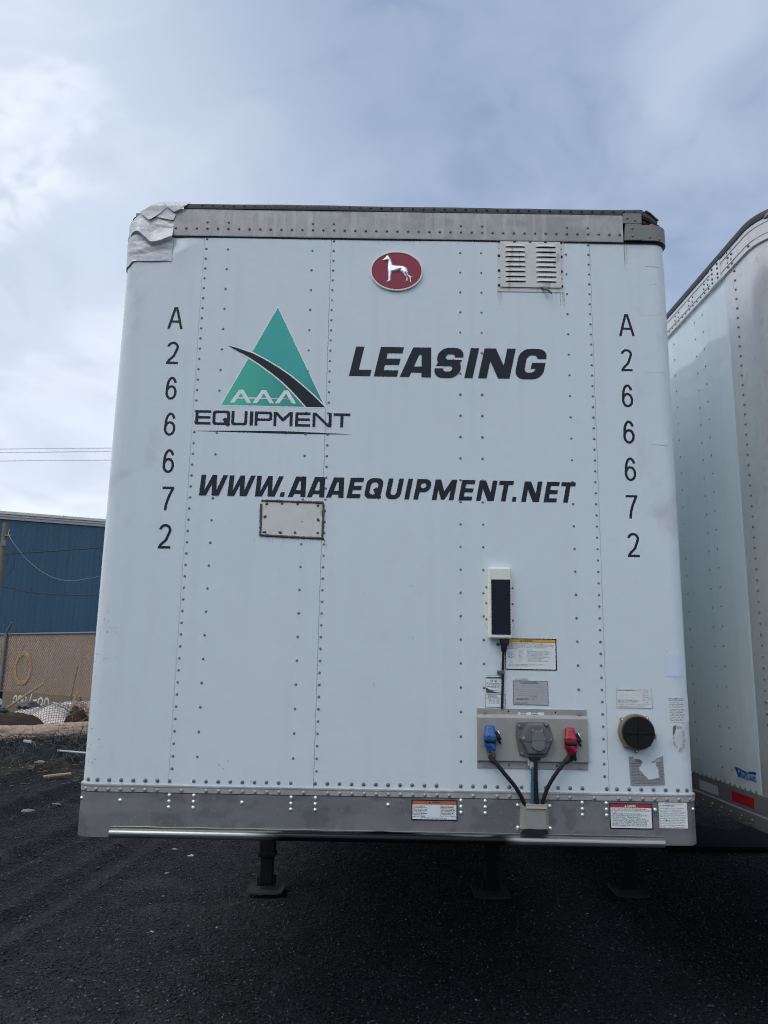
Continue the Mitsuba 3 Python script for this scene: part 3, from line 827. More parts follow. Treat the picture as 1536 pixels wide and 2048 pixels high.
def glyph(ch, w, tv, th, r, thin=False):
    B = sbox
    ri = max(r - tv * 0.55, 0.05)
    ring = lambda y0, y1: rr(0, y0, w, y1, r).difference(rr(tv, y0 + th, w - tv, y1 - th, ri))
    if ch == 'L':
        return union_all([B(0, 0, tv, 1), B(0, 0, w, th)])
    if ch == 'E':
        return union_all([B(0, 0, tv, 1), B(0, 0, w, th), B(0, 1 - th, w, 1), B(0, .5 - th / 2, w * 0.97, .5 + th / 2)])
    if ch == 'A':
        a = 0.29 * w if not thin else 0.14 * w
        c0, c1 = w / 2 - a, w / 2 + a
        k_ = tv * 1.12
        outer = Polygon([(0, 0), (c0, 1), (c1, 1), (w, 0)])
        L_ = lambda y: k_ + c0 * y
        R_ = lambda y: w - k_ - (w - c1) * y
        yt = 1 - th * 1.15
        while R_(yt) - L_(yt) < 0.015:
            yt -= 0.02
        bar0, bar1 = 0.15, 0.15 + th * 0.95
        return outer.difference(Polygon([(L_(-.1), -.1), (R_(-.1), -.1), (R_(bar0), bar0), (L_(bar0), bar0)])).difference(Polygon([(L_(bar1), bar1), (R_(bar1), bar1), (R_(yt), yt), (L_(yt), yt)]))
    if ch == 'S':
        g = rr(0, 0, w, 1, r)
        m0, m1 = .5 - th / 2, .5 + th / 2
        g = g.difference(rr(tv, m1, w - tv, 1 - th, ri)).difference(rr(tv, th, w - tv, m0, ri))
        g = g.difference(B(w - tv - .02, m1 - 0.005, w + .1, .685)).difference(B(-.1, .315, tv + .02, m0 + 0.005))
        up_ = rr(0, m0, w, 1, r)
        dn_ = rr(0, 0, w, m1, r)
        return g.intersection(union_all([up_, dn_]))
    if ch == 'I':
        return B(0, 0, w, 1)
    if ch == 'N':
        k_ = tv * (1.35 if not thin else 1.25)
        return union_all([B(0, 0, tv, 1), B(w - tv, 0, w, 1), Polygon([(0, 1), (k_, 1), (w, 0), (w - k_, 0)])])
    if ch == 'G':
        g = ring(0, 1)
        g = g.difference(B(w - tv - .05, .545, w + .1, .665))
        return union_all([g, B(w * 0.52, .545 - th * 0.95, w, .545)])
    if ch == 'W':
        return union_all([st4((0, 1), (.10 * w, 0), tv), st4((.20 * w, 0), (.42 * w, 1), tv * .9), st4((.42 * w, 1), (.57 * w, 0), tv * .95), st4((.66 * w, 0), (w - tv, 1), tv)])
    if ch == 'Q':
        t_ = Polygon([(w * .56, .40), (w * .76, .52), (w * 1.06, .02), (w * .86, -.12)]) if thin else Polygon([(w * .46, .44), (w * .66, .55), (w * 1.06, .06), (w * .88, -.06)])
        return union_all([ring(0, 1), t_])
    if ch == 'U':
        return rr(0, 0, w, 1.5, r).difference(rr(tv, th, w - tv, 1.5 + r, ri)).intersection(B(-1, -1, w + 1, 1))
    if ch == 'P':
        y0 = 0.36 if not thin else 0.34
        return union_all([B(0, 0, tv, 1), rr(-r, y0, w, 1, r).difference(rr(tv, y0 + th, w - tv, 1 - th, ri)).intersection(B(0, 0, w, 1)), B(0, y0, tv + .05, 1)]).difference(rr(tv, y0 + th, w - tv, 1 - th, ri))
    if ch == 'M':
        b_ = 0.02 if not thin else 0.34
        k_ = tv * 1.15
        h_ = 0.42 if not thin else 0.24
        return union_all([B(0, 0, tv, 1), B(w - tv, 0, w, 1), Polygon([(0, 1), (k_, 1), (w / 2, b_ + h_), (w - k_, 1), (w, 1), (w / 2 + tv * .35, b_), (w / 2 - tv * .35, b_)])])
    if ch == 'T':
        return union_all([B(0, 1 - th, w, 1), B(w / 2 - tv / 2, 0, w / 2 + tv / 2, 1)])
    return B(0, 0, w, .225)


def word(rows, tv, th, r, shear, thin=False):
    out = []
    for ch, x0, x1, v0, h in rows:
        g = glyph(ch, (x1 - x0) / h, tv, th, r, thin)
        out.append(affinity.affine_transform(g, [h, h * shear, 0, h, x0, v0]))
    return MultiPolygon([p for g in out for p in polys(g)])


LEASING = [('L', -0.1915, -0.0920, 1.3042, 0.1471), ('E', -0.0746, 0.0345, 1.3040, 0.1475), ('A', 0.0474, 0.1937, 1.3039, 0.1479), ('S', 0.2015, 0.3240, 1.3020, 0.1500), ('I', 0.3503, 0.3895, 1.3036, 0.1489), ('N', 0.4151, 0.5626, 1.3035, 0.1491), ('G', 0.5825, 0.7159, 1.3015, 0.1515)]
WWW = [('W', -0.8719, -0.7501, 0.7197, 0.0964), ('W', -0.7424, -0.6236, 0.7195, 0.0962), ('W', -0.6164, -0.4947, 0.7193, 0.0959), ('.', -0.4917, -0.4722, 0.7191, 0.0956), ('A', -0.4549, -0.3742, 0.7191, 0.0955), ('A', -0.3683, -0.2882, 0.719, 0.0953), ('A', -0.2811, -0.201, 0.7189, 0.0951), ('E', -0.1873, -0.1268, 0.7187, 0.0949), ('Q', -0.1102, -0.0343, 0.7180, 0.0955), ('U', -0.014, 0.0554, 0.7165, 0.0967), ('I', 0.0755, 0.0969, 0.7165, 0.0964), ('P', 0.117, 0.1846, 0.7164, 0.0963), ('M', 0.2006, 0.2995, 0.716, 0.0962), ('E', 0.322, 0.3824, 0.7156, 0.0961), ('N', 0.402, 0.4831, 0.7152, 0.096), ('T', 0.4932, 0.5583, 0.7149, 0.0959), ('.', 0.5648, 0.5825, 0.7146, 0.0959), ('N', 0.6074, 0.6885, 0.7144, 0.0958), ('E', 0.7092, 0.7672, 0.714, 0.0957), ('T', 0.776, 0.8411, 0.7137, 0.0956)]
EQUIP = [('E', -0.8993, -0.8273, 1.0551, 0.0697), ('Q', -0.8195, -0.7383, 1.0548, 0.0695), ('U', -0.7321, -0.6576, 1.0544, 0.0692), ('I', -0.6463, -0.6304, 1.0541, 0.069), ('P', -0.6232, -0.542, 1.054, 0.0689), ('M', -0.5358, -0.447, 1.0536, 0.0686), ('E', -0.4352, -0.3648, 1.0532, 0.0683), ('N', -0.3545, -0.2657, 1.0529, 0.0681), ('T', -0.257, -0.18, 1.0525, 0.0678)]
OFFV = 0.0014
part('lettering', face(word(LEASING, 0.268, 0.215, 0.30, 0.2115), OFFV, OFFV + 0.0005), 'ink', label='black slanted LEASING lettering')
part('lettering', face(word(WWW, 0.222, 0.20, 0.28, 0.19), OFFV, OFFV + 0.0005), 'ink', label='black slanted web address lettering')
logo = part('logo', face(word(EQUIP, 0.20, 0.175, 0.20, 0.0, True), OFFV, OFFV + 0.0005), 'ink', label='green triangle logo over the word EQUIPMENT')
part('underline', face(Polygon([(-.9101, 1.0240), (-.70, 1.0282), (-.4845, 1.0296), (-.33, 1.0252), (-.1663, 1.0195), (-.33, 1.0188), (-.4840, 1.0173), (-.70, 1.0212)]), OFFV, OFFV + 0.0005), 'ink', parent=logo)
swt = [(-.7667, 1.4463), (-.7108, 1.4306), (-.6468, 1.4084), (-.5878, 1.3778), (-.5235, 1.3397), (-.4699, 1.3027), (-.4162, 1.2593), (-.3573, 1.2070), (-.2975, 1.1485)]
swb = [(-.7667, 1.4463), (-.7207, 1.4193), (-.6668, 1.3897), (-.6075, 1.3510), (-.5535, 1.3112), (-.5077, 1.2742), (-.4672, 1.2367), (-.4213, 1.1880), (-.3862, 1.1481)]
swoosh = Polygon(swt + swb[::-1])
tri_ = Polygon([(-.5392, 1.6424), (-.7814, 1.1522), (-.2975, 1.1474)])
gap = swoosh.buffer(0.0062)
rest = tri_.difference(gap)
pcs = sorted(polys(rest), key=lambda g: -g.centroid.y)
part('sticker_edge', face(union_all([tri_.buffer(0.0045, join_style=2), gap.intersection(tri_.buffer(0.05)).intersection(sbox(-.70, 1.1430, -.28, 1.6))]), OFFV - 0.0008, OFFV + 0.0002), 'decal_white', parent=logo)
part('triangle', face(pcs[0], OFFV, OFFV + 0.0005), 'teal', parent=logo)
part('triangle', face(union_all(pcs[1:]), OFFV, OFFV + 0.0005), 'green', parent=logo)
part('swoosh', face(swoosh, OFFV, OFFV + 0.0006), 'ink', parent=logo)


def amark(x0, bar):
    g = Polygon([(x0, 1.1640), (x0 + .0405, 1.2270), (x0 + .0605, 1.2270), (x0 + .0995, 1.1640), (x0 + .0795, 1.1640), (x0 + .0500, 1.2115), (x0 + .0215, 1.1640)])
    return g


aaa = union_all([amark(-.7430, 1), amark(-.6370, 1), amark(-.5325, 0), Polygon([(-.7120, 1.1840), (-.7120, 1.1905), (-.6400, 1.1905), (-.4650, 1.1862), (-.4650, 1.1848), (-.6400, 1.1842)])])
part('lettering', face(aaa, OFFV + 0.0006, OFFV + 0.0010), 'decal_white', parent=logo)


def digit(ch, x0, x1, v0, v1, t=0.0116):
    w, h = x1 - x0, v1 - v0
    e = t / 2
    X = lambda q: x0 + q * w
    Yv = lambda q: v0 + q * h

    def ln(pts):
        return LineString(pts).buffer(e, cap_style=2, join_style=1)

    def arc(cx, cy, rx, ry, a0, a1, n=22):
        return [(cx + rx * math.cos(math.radians(q)), cy + ry * math.sin(math.radians(q))) for q in np.linspace(a0, a1, n)]
    if ch == 'A':
        g = union_all([LineString([(x0 + e * .9, v0 - .01), (X(.5) - e * .25, v1 + .005)]).buffer(e, cap_style=2), LineString([(x1 - e * .9, v0 - .01), (X(.5) + e * .25, v1 + .005)]).buffer(e, cap_style=2), sbox(X(.2), Yv(.285), X(.8), Yv(.285) + t * .9)])
        return g.intersection(sbox(x0 - .01, v0, x1 + .01, v1))
    if ch == '2':
        r_ = w / 2 - e
        cy = v1 - e - r_ * 1.0
        top_ = arc(X(.5), cy, r_, r_, 172, -28)
        end = top_[-1]
        tail = [end, (X(.62), Yv(.36)), (X(.22), Yv(.16)), (x0 + e * 1.1, v0 + e)]
        g = union_all([ln(top_ + tail[1:]), sbox(x0, v0, x1, v0 + t * .95)])
        return g
    if ch == '6':
        rx = w / 2 - e
        ry = h * 0.315 - e
        bowl = LineString(arc(X(.5), v0 + e + ry, rx, ry, 0, 360, 48)).buffer(e)
        cy = v0 + h * 0.5
        spine = arc(X(.5) + .001, cy, rx, h / 2 - e, 32, 180, 30) + [(x0 + e, v0 + e + ry)]
        return union_all([bowl, ln(spine)])
    g = union_all([sbox(x0, v1 - t * .95, x1, v1), ln([(x1 - e * .8, v1 - e), (X(.62), Yv(.62)), (X(.42), Yv(.30)), (X(.34), v0)])])
    return g


numL = [('A', -1.0634, 1.5271, -.9866, 1.6377), ('2', -1.0551, 1.3506, -.9997, 1.4620), ('6', -1.0478, 1.1737, -.9950, 1.2867), ('6', -1.0423, .9987, -.9890, 1.1109), ('6', -1.0360, .8223, -.9832, .9353), ('7', -1.0281, .6485, -.9750, .7578), ('2', -1.0300, .4728, -.9744, .5846)]
numR = [('A', 1.0790, 1.5257, 1.1667, 1.6379), ('2', 1.0850, 1.3497, 1.1472, 1.4604), ('6', 1.0815, 1.1720, 1.1430, 1.2848), ('6', 1.0805, .9973, 1.1425, 1.1083), ('6', 1.0800, .8197, 1.1415, .9317), ('7', 1.0790, .6453, 1.1410, .7542), ('2', 1.0783, .4698, 1.1410, .5799)]
numR = [(c_, a_ + .0045, b_, d_ - .0045, e_) for c_, a_, b_, d_, e_ in numR]
for rows, side_ in ((numL, 'left'), (numR, 'right')):
    for c_, a_, b_, d_, e_ in rows:
        part('digit' if c_ != 'A' else 'letter', face(digit(c_, a_, d_, b_, e_), -0.0004, 0.0003), 'ink', label='%s of the stacked unit number by the %s edge' % (c_, side_))

def cols(name, items):
    """Rivets of one panel; the vinyl runs over those it covers."""
    covered = [('ink', ink_area), ('teal', teal_area), ('green', green_area)]
    left_ = list(items)
    for col, area in covered:
        hit = [i for i in left_ if area.contains(Point(i[0], i[1]))]
        if hit:
            part('rivets', heads(hit, 0.0004), col, True, 'stuff', parent=pan[name])
            left_ = [i for i in left_ if i not in hit]
    part('rivets', heads(left_), 'rivet_grey', True, 'stuff', parent=pan[name])


ink_area = union_all([word(LEASING, 0.268, 0.215, 0.30, 0.2115).buffer(0), word(WWW, 0.222, 0.20, 0.28, 0.19).buffer(0), word(EQUIP, 0.20, 0.175, 0.20, 0.0, True).buffer(0), swoosh])
teal_area, green_area = pcs[0], union_all(pcs[1:])
cols('left', [i for i in low if i[0] < SEAM_L])
cols('a', colL + st(-0.7955, 24) + st(-0.385, 24) + [i for i in low if SEAM_L < i[0] < SEAM_2])
cols('b', col2 + colR + st(0.3320, 24) + st(0.4335, 21) + st(0.8440, 21) + [i for i in low if SEAM_2 < i[0] < SEAM_R])
cols('right', [i for i in low if i[0] > SEAM_R])


# ---------------- oval badge with a standing dog in relief
ox, ov, ra, rb = 0.0252, 1.8378, 0.1262, 0.1020
el = lambda k_, dv=0.0: affinity.translate(affinity.scale(Point(0, 0).buffer(1, 32), ra * k_, rb * k_), ox, ov + dv)
badge = part('badge', face(el(0.955), 0.0, 0.0085), 'emblem_red', label='red oval badge with a silver standing dog')
ring_o, ring_i = el(1.0), affinity.translate(affinity.scale(Point(0, 0).buffer(1, 32), ra - .0062, rb - .0062), ox, ov)
tt = np.linspace(0, 2 * np.pi, 72, endpoint=False)
cs = [(-0.0, -1.0), (0.0095, -1.0), (0.0115, -0.4), (0.0105, 0.6), (0.0075, 1.0)]
rv = np.array([[(ox + (ra - .003 - .003 * s_) * math.cos(t), FY - o_, ov + ZD + (rb - .003 - .003 * s_) * math.sin(t)) for o_, s_ in [(q[0], q[1]) for q in cs]] for t in list(tt) + [0.0]])
mr = closed_sheet(rv, rv * 1.0 + np.array([0, 0.001, 0]))
part('rim', face(ring_o.difference(ring_i), 0.0, 0.0112), 'cream', parent=badge)
dog = [(-0.0445, 1.8942), (-0.0283, 1.9089), (-0.0264, 1.9168), (-0.0225, 1.9170), (-0.0162, 1.9192), (-0.0046, 1.9004), (0.0015, 1.8840), (0.0061, 1.8695), (0.0235, 1.8653), (0.0563, 1.8648), (0.0738, 1.8551), (0.0801, 1.8375), (0.0813, 1.8198), (0.0947, 1.8112), (0.1080, 1.8088), (0.0958, 1.8046), (0.0945, 1.7950), (0.0981, 1.7793), (0.0859, 1.7780), (0.0909, 1.7836), (0.0885, 1.7950), (0.0845, 1.8066), (0.0691, 1.8218), (0.0795, 1.8021), (0.0790, 1.7920), (0.0777, 1.7845), (0.0644, 1.7832), (0.0715, 1.7888), (0.0734, 1.8020), (0.0589, 1.8172), (0.0485, 1.8303), (0.0424, 1.8324), (0.0423, 1.8402), (0.0281, 1.8344), (0.0139, 1.8286), (0.0037, 1.8274), (-0.0010, 1.8140), (-0.0031, 1.8008), (-0.0019, 1.7898), (-0.0058, 1.7798), (-0.0220, 1.7773), (-0.0242, 1.7828), (-0.0151, 1.7895), (-0.0158, 1.8315), (-0.0191, 1.8447), (-0.0167, 1.8847), (-0.0198, 1.8864), (-0.0403, 1.8876)]
part('dog_relief', pillow(Polygon(dog), 0.0085, 0.0085, 0.0016, 0.9), 'chrome_matt', 60, parent=badge)

# ---------------- louvred vent below the top rail
vent = part('vent', face(Polygon([(.5132, 2.0062), (.8322, 2.0062), (.8250, 1.7422), (.5105, 1.7432)]), 0.0, 0.0035), 'vent_paint', label='pale louvred vent plate under the top rail')
vp = [(0.0035, 1.9985), (0.0085, 1.9965), (0.0095, 1.9945), (0.0095, 1.7640), (0.0080, 1.7640), (0.0080, 1.7740), (0.0035, 1.7740)]
part('cover', profile(vp, .5255, .8165), 'vent_paint', 35, parent=vent)
for q in range(8):
    for xa in (.5490, .6968):
        zc = 1.9718 - 0.02585 * q
        part('slot_shade', face(rr(xa, zc - .0026, xa + .0975, zc + .0028, .002), 0.008, 0.0099), 'joint_and_shade_black', parent=vent)  # solid black strip stands in for the shade inside an open louver
        # pressed hood: rises towards the dark strip's upper lip and fades out below it
        n_ = 9
        hv = []
        for t in np.linspace(0, 1, n_):
            e_ = math.sin(math.pi * min(max(t, .0), 1)) ** .35
            xx = xa + .0975 * t
            hv.append([(xx, FY - .0094, zc + .0030 + ZD), (xx, FY - .0095 - .0065 * e_, zc + .0034 + ZD), (xx, FY - .0095 - .0038 * e_, zc + .0090 + ZD), (xx, FY - .0095, zc + .0165 + ZD)])
        hv = np.array(hv)
        part('louver', closed_sheet(hv, hv + np.array([0, 0.0012, 0])), 'vent_paint', 50, parent=vent)
vs_ = [(.5192, 2.0040), (.5964, 2.0040), (.6711, 2.0035), (.7458, 2.0030), (.8230, 2.0035), (.5185, 1.9287), (.5187, 1.8513), (.5180, 1.7748), (.8209, 1.9283), (.8202, 1.8504), (.8194, 1.7731)]
for x_, v_ in vs_:
    part('screw', domes([((x_, FY - .0034, v_ + ZD), (0, -1, 0), .0072, .006)]), 'sealant_black', 50, parent=vent)
for x_, v_ in ((.5195, 1.9686), (.5188, 1.8141), (.8220, 1.9681), (.8212, 1.8123)):
    part('screw', domes([((x_, FY - .0034, v_ + ZD), (0, -1, 0), .0036, .002)]), 'sealant_black', 50, parent=vent)
wire = part('loose_wire', tube(bez([(.722, FY - .004, 1.768 + ZD), (.731, FY - .014, 1.758 + ZD), (.7435, FY - .026, 1.744 + ZD), (.766, FY - .03, 1.7235 + ZD)], 5), [.0052] * 15 + [.0048], 7), 'box_grey', 50, parent=vent)
part('strand', tube(bez([(.716, FY - .004, 1.766 + ZD), (.722, FY - .008, 1.756 + ZD), (.729, FY - .010, 1.746 + ZD)], 5), .0012, 5), 'box_grey', 50, parent=vent)

# ---------------- riveted patch with black sealant round it
patch = part('patch_plate', face(Polygon([(-.5690, .6970), (-.2935, .6930), (-.2940, .5330), (-.5680, .5420)]), 0.0, 0.003), 'vent_paint', label='small riveted patch plate edged with dark sealant')
ln_ = [(-.5728, .6995), (-.50, .6990), (-.43, .6968), (-.36, .6962), (-.2912, .6945), (-.2903, .62), (-.2918, .5310), (-.38, .5330), (-.47, .5365), (-.5710, .5410), (-.5725, .62)]
ring_ = [(x_ + rng.uniform(-.0012, .0012), FY - .003, v_ + ZD) for x_, v_ in [LineString(ln_ + ln_[:1]).interpolate(d_).coords[0] for d_ in np.linspace(0, 0.868, 110)]]
part('sealant', tube(ring_, 0.0046 + 0.0024 * rng.uniform(0, 1, len(ring_)), 7), 'sealant', True, parent=patch)
part('sealant', pillow(Polygon([(-.300, .5370), (-.2880, .5400), (-.2780, .5200), (-.2740, .5120), (-.2830, .5210), (-.2960, .5240)]), .0005, .004, .002), 'sealant', 50, parent=patch)
for q, (x_, v_) in enumerate([(-.5486, .6845), (-.4783, .6870), (-.4087, .6870), (-.3150, .6800), (-.5533, .6257), (-.3122, .6148), (-.5529, .5545), (-.4815, .5540), (-.4146, .5548), (-.3124, .5551)]):
    g = affinity.translate(affinity.rotate(affinity.scale(Point(0, 0).buffer(1, 8), rng.uniform(.0058, .0100), rng.uniform(.0050, .0066)), rng.uniform(-70, 20)), x_, v_)
    part('sealed_rivet', pillow(g, .0028, .0055, .0016), 'sealant', 60, parent=patch)

# ---------------- solar tracker box
so = part('solar_unit', bx(.4520, .5515, FY - .041, FY - .002, .0975 + ZD, .4080 + ZD, .0055), 'cream', label='cream box with a black solar cell on the front')
part('solar_cell', face(rr(.4625, .1145, .5460, .3550, .003), .0405, .0428), 'cell', parent=so)
part('flange', face(Polygon([(.4380, .3550), (.5715, .3555), (.5715, .1640), (.5560, .1430), (.4530, .1430), (.4375, .1630)]), 0.0, 0.005), 'cream', parent=so)
for x_, v_ in ((.4455, .3234), (.4450, .2529), (.4446, .1819), (.5625, .3207), (.5618, .2508), (.5612, .1792)):
    part('screw', domes([((x_, FY - .005, v_ + ZD), (0, -1, 0), .0052, .004)]), 'rivet_grey', 50, parent=so)
part('plug', trimesh.util.concatenate([bx(.5020, .5390, FY - .036, FY - .012, .0700 + ZD, .0975 + ZD, .004), tube([(.5190, FY - .024, .078 + ZD), (.5175, FY - .022, .045 + ZD), (.5165, FY - .02, .038 + ZD)], [.0145, .012, .006], 10)]), 'rubber', 40, parent=so)
part('cable', tube(bez([(.5165, FY - .02, .044 + ZD), (.5155, FY - .013, .0 + ZD), (.5140, FY - .009, -.045 + ZD), (.5125, FY - .0085, -.11 + ZD), (.5105, FY - .0085, -.165 + ZD), (.5090, FY - .009, -.200 + ZD)], 10), .0058, 8), 'rubber', 50, parent=so)
part('cable_clip', cat([bx(.4895, .5215, FY - .017, FY - .0012, -.0545 + ZD, -.0375 + ZD, .003), domes([((.4960, FY - .016, -.046 + ZD), (0, -1, 0), .0045, .003)])]), 'box_grey', 40, parent=so)
part('drain_nut', domes([((.4945, FY - .001, .0745 + ZD), (0, -1, 0), .0075, .006)]), 'rivet_grey', 50)


# ---------------- labels
def lab(x0, x1, v0, v1, off, col, label, name='label', r=0.0, skew=0.0):
    g = sbox(x0, v0, x1, v1) if not r else rr(x0, v0, x1, v1, r)
    if skew:
        g = affinity.affine_transform(g, [1, 0, skew, 1, 0, -skew * x0])
    return part(name, face(g, off, off + 0.0004), col, label=label)


def words(text, h, x, v, off, bold=False, width=None):
    m = meshkit.text_mesh(text, h, 0.0002, bold)
    k_ = 1.0
    if width:
        k_ = width / (m.bounds[1][0] - m.bounds[0][0])
    return xf(m, lambda q: np.stack([x + (q[:, 0] - m.bounds[0][0]) * k_, FY - off - q[:, 2], v + q[:, 1] + ZD], 1))


def dashes(x0, x1, v, h, seed, gap=0.35):
    """One line of small print that cannot be read: short strokes of uneven length."""
    g = np.random.default_rng(seed)
    out, x = [], x0
    while x < x1 - h:
        w = min(g.uniform(1.5, 6.0) * h, x1 - x)
        out.append(sbox(x, v, x + w, v + h * g.uniform(.55, 1.0)))
        x += w + h * gap * g.uniform(.8, 2.0)
    return out


def small_print(x0, x1, v_top, v_bot, n, h, off, parent_, seed, col='ink_thin', ragged=0.25):
    g = np.random.default_rng(seed)
    out = []
    for q in range(n):
        v = v_top + (v_bot - v_top) * q / max(n - 1, 1)
        out += dashes(x0, x1 - (x1 - x0) * ragged * g.uniform(0, 1), v, h, seed * 91 + q)
    part('small_print', face(MultiPolygon(out), off, off + 0.0002), col, kind='stuff', parent=parent_)


LO = 0.0014
# yellow warning label
k = lab(.5270, .7520, -.0350, .1010, LO, 'label_border', 'yellow and white brake system warning label')
part('field', face(Polygon([(.5300, .0830), (.7470, .0830), (.7470, -.0310), (.5300, -.0305)]), LO + .0004, LO + .0007), 'label_white', parent=k)
part('header', face(sbox(.5300, .0838, .7470, .0968), LO + .0004, LO + .0007), 'label_yellow', parent=k)
part('lettering', cat([words('WARNING', .0085, .606, .0862, LO + .0007, True, .040)] + [face(Polygon([(.592, .0858), (.6030, .0858), (.5975, .0955)]), LO + .0007, LO + .0009)]), 'label_border', parent=k)
tx = [('TRAILER IS EQUIPPED WITH ANTI-LOCK BRAKE SYSTEM (ABS). NO. 7', .5320, .0768, .190), ('BLUE CIRCUIT IS RESERVED FOR CONTINUOUS POWER SUPPLY TO ABS', .5320, .0712, .208), ('FOR BEST STOPPING AND OPERATION, TOWING VEHICLE MUST SUPPLY', .5320, .0656, .210), ('MINIMUM OF 10 AMPS AT 12.5 VOLTS TO NO. 4 (RED) AND NO. 7', .5320, .0600, .178), ('(BLUE) CIRCUITS.', .5320, .0546, .048), ('PIN', .5690, .0490, .008), ('COLOR', .5870, .0490, .020), ('CIRCUIT', .6200, .0490, .024)]
pins = [('1', 'WHITE', 'GROUND RETURN TO TOWING VEHICLE', .098), ('2', 'BLACK', 'CLEARANCE, SIDE MARKER & ID LAMPS', .104), ('3', 'YELLOW', 'LEFT TURN SIGNAL & HAZARD LAMPS', .096), ('4', 'RED', 'STOP LAMPS & ABS POWER', .070), ('5', 'GREEN', 'RIGHT TURN SIGNAL & HAZARD LAMPS', .102), ('6', 'BROWN', 'TAIL, LICENSE, CLEARANCE &', .078), ('', '', '  SIDE MARKER LAMPS', .058), ('7', 'BLUE', 'ABS CONTINUOUS SWITCHED POWER', .094)]
lm = [words(t_, .0036, x_, v_, LO + .0007, True, w_) for t_, x_, v_, w_ in tx]
for q, (p_, c_, t_, w_) in enumerate(pins):
    v_ = .0432 - .0060 * q
    if p_:
        lm += [words(p_, .0036, .5725, v_, LO + .0007, True), words(c_, .0036, .5870, v_, LO + .0007, True)]
    lm.append(words(t_.strip(), .0036, .6200 + (.006 if t_[0] == ' ' else 0), v_, LO + .0007, True, w_))
lm += [words('FAILURE TO HEED THIS WARNING CAN RESULT IN PROPERTY', .0036, .5400, -.0135, LO + .0007, True, .158), words('DAMAGE, SERIOUS INJURY OR DEATH.', .0036, .5400, -.0200, LO + .0007, True, .098), words('ABS', .0034, .5470, .0015, LO + .0007, True), words('SOCKET', .0034, .5430, -.0040, LO + .0007, True)]
part('small_print', cat(lm), 'ink_thin', kind='stuff', parent=k)
ringp = [affinity.translate(Point(0, 0).buffer(.0135, 16).difference(Point(0, 0).buffer(.0125, 16)), .5530, .0270)] + [Point(.5530 + .0085 * math.cos(t), .0270 + .0085 * math.sin(t)).buffer(.0022, 6) for t in np.arange(0.5, 6.7, 2 * np.pi / 6)] + [Point(.5530, .0270).buffer(.0022, 6)]
part('socket_diagram', face(MultiPolygon([p for g_ in ringp for p in polys(g_)]), LO + .0007, LO + .0009), 'ink_thin', parent=k)

# small instruction cards left of the cable
k = lab(.4405, .5185, -.1345, -.0595, LO, 'label_white', 'torn white card with a green band', r=.005)
part('band', face(sbox(.4425, -.0745, .5165, -.0665), LO + .0004, LO + .0007), 'label_green', parent=k)
part('torn_corner', face(Polygon([(.4415, -.1120), (.4600, -.1220), (.4800, -.1305), (.5000, -.1325), (.5000, -.1335), (.4470, -.1335), (.4420, -.1300)]), LO + .0004, LO + .0008), 'sealant', parent=k)
edge_ = rr(.4405, -.1345, .5185, -.0595, .005)
part('outline', face(edge_.difference(edge_.buffer(-.0011)), LO + .0004, LO + .0008), 'label_border', parent=k)
part('pictogram', face(MultiPolygon(polys(union_all([LineString([(.459, -.085), (.463, -.080), (.466, -.086)]).buffer(.0011), LineString([(.466, -.0800), (.473, -.0800), (.470, -.0860)]).buffer(.0011), LineString([(.479, -.0800), (.488, -.0870)]).buffer(.0012), LineString([(.488, -.0795), (.480, -.0875), (.489, -.0880)]).buffer(.0012)]))), LO + .0004, LO + .0008), 'ink_thin', parent=k)
small_print(.4440, .5000, -.0950, -.1090, 3, .0030, LO + .0004, k, 3, ragged=.05)
small_print(.4620, .5000, -.1140, -.1250, 2, .0028, LO + .0004, k, 4, ragged=.05)
k = lab(.4375, .5250, -.1955, -.1400, LO, 'label_border', 'white table card with a black frame')
part('field', face(sbox(.4390, -.1935, .5225, -.1605), LO + .0004, LO + .0007), 'label_white', parent=k)
part('header', face(sbox(.4390, -.1592, .5225, -.1418), LO + .0004, LO + .0007), 'label_white', parent=k)
small_print(.4480, .5020, -.1455, -.1560, 3, .0026, LO + .0007, k, 5, ragged=.3)
for q in range(3):
    small_print(.4530 + .0165 * q, .4650 + .0165 * q, -.1655, -.1800, 5, .0020, LO + .0007, k, 16 + q, ragged=.1)

# silver certification plate (its square code is left out)
k = lab(.5590, .7110, -.1832, -.0812, LO, 'label_border', 'silver certification plate with a thin dark frame')
part('field', face(sbox(.5610, -.1812, .7092, -.0832), LO + .0004, LO + .0007), 'label_silver', parent=k)
small_print(.5900, .6780, -.0880, -.0935, 2, .0034, LO + .0007, k, 21, 'ink_thin', .1)
small_print(.5640, .7050, -.1005, -.1440, 6, .0024, LO + .0007, k, 22, 'label_grey', .2)
small_print(.6320, .6640, -.1490, -.1580, 2, .0026, LO + .0007, k, 23, 'ink_thin', .05)
small_print(.5680, .6250, -.1740, -.1785, 2, .0022, LO + .0007, k, 24, 'ink_thin', .2)
bars, x_ = [], .5740
while x_ < .6250:
    w_ = rng.uniform(.0007, .0026)
    bars.append(sbox(x_, -.1630, x_ + w_, -.1545))
    x_ += w_ + rng.uniform(.0007, .0020)
part('barcode', face(MultiPolygon(bars), LO + .0007, LO + .0009), 'ink_thin', parent=k)
part('seal', face(Point(.6430, -.1330).buffer(.0500, 24).difference(Point(.6430, -.1330).buffer(.0490, 24)).intersection(sbox(.5620, -.1800, .7080, -.0850)), LO + .0007, LO + .0008), 'label_grey', parent=k)
k = lab(.5655, .6255, -.0775, -.0690, LO, 'label_white', 'narrow paper strip above the certification plate')
small_print(.5670, .5950, -.0715, -.0760, 2, .0020, LO + .0004, k, 26, 'label_grey', .1)
small_print(.5970, .6240, -.0710, -.0755, 2, .0028, LO + .0004, k, 27, 'ink_thin', .1)

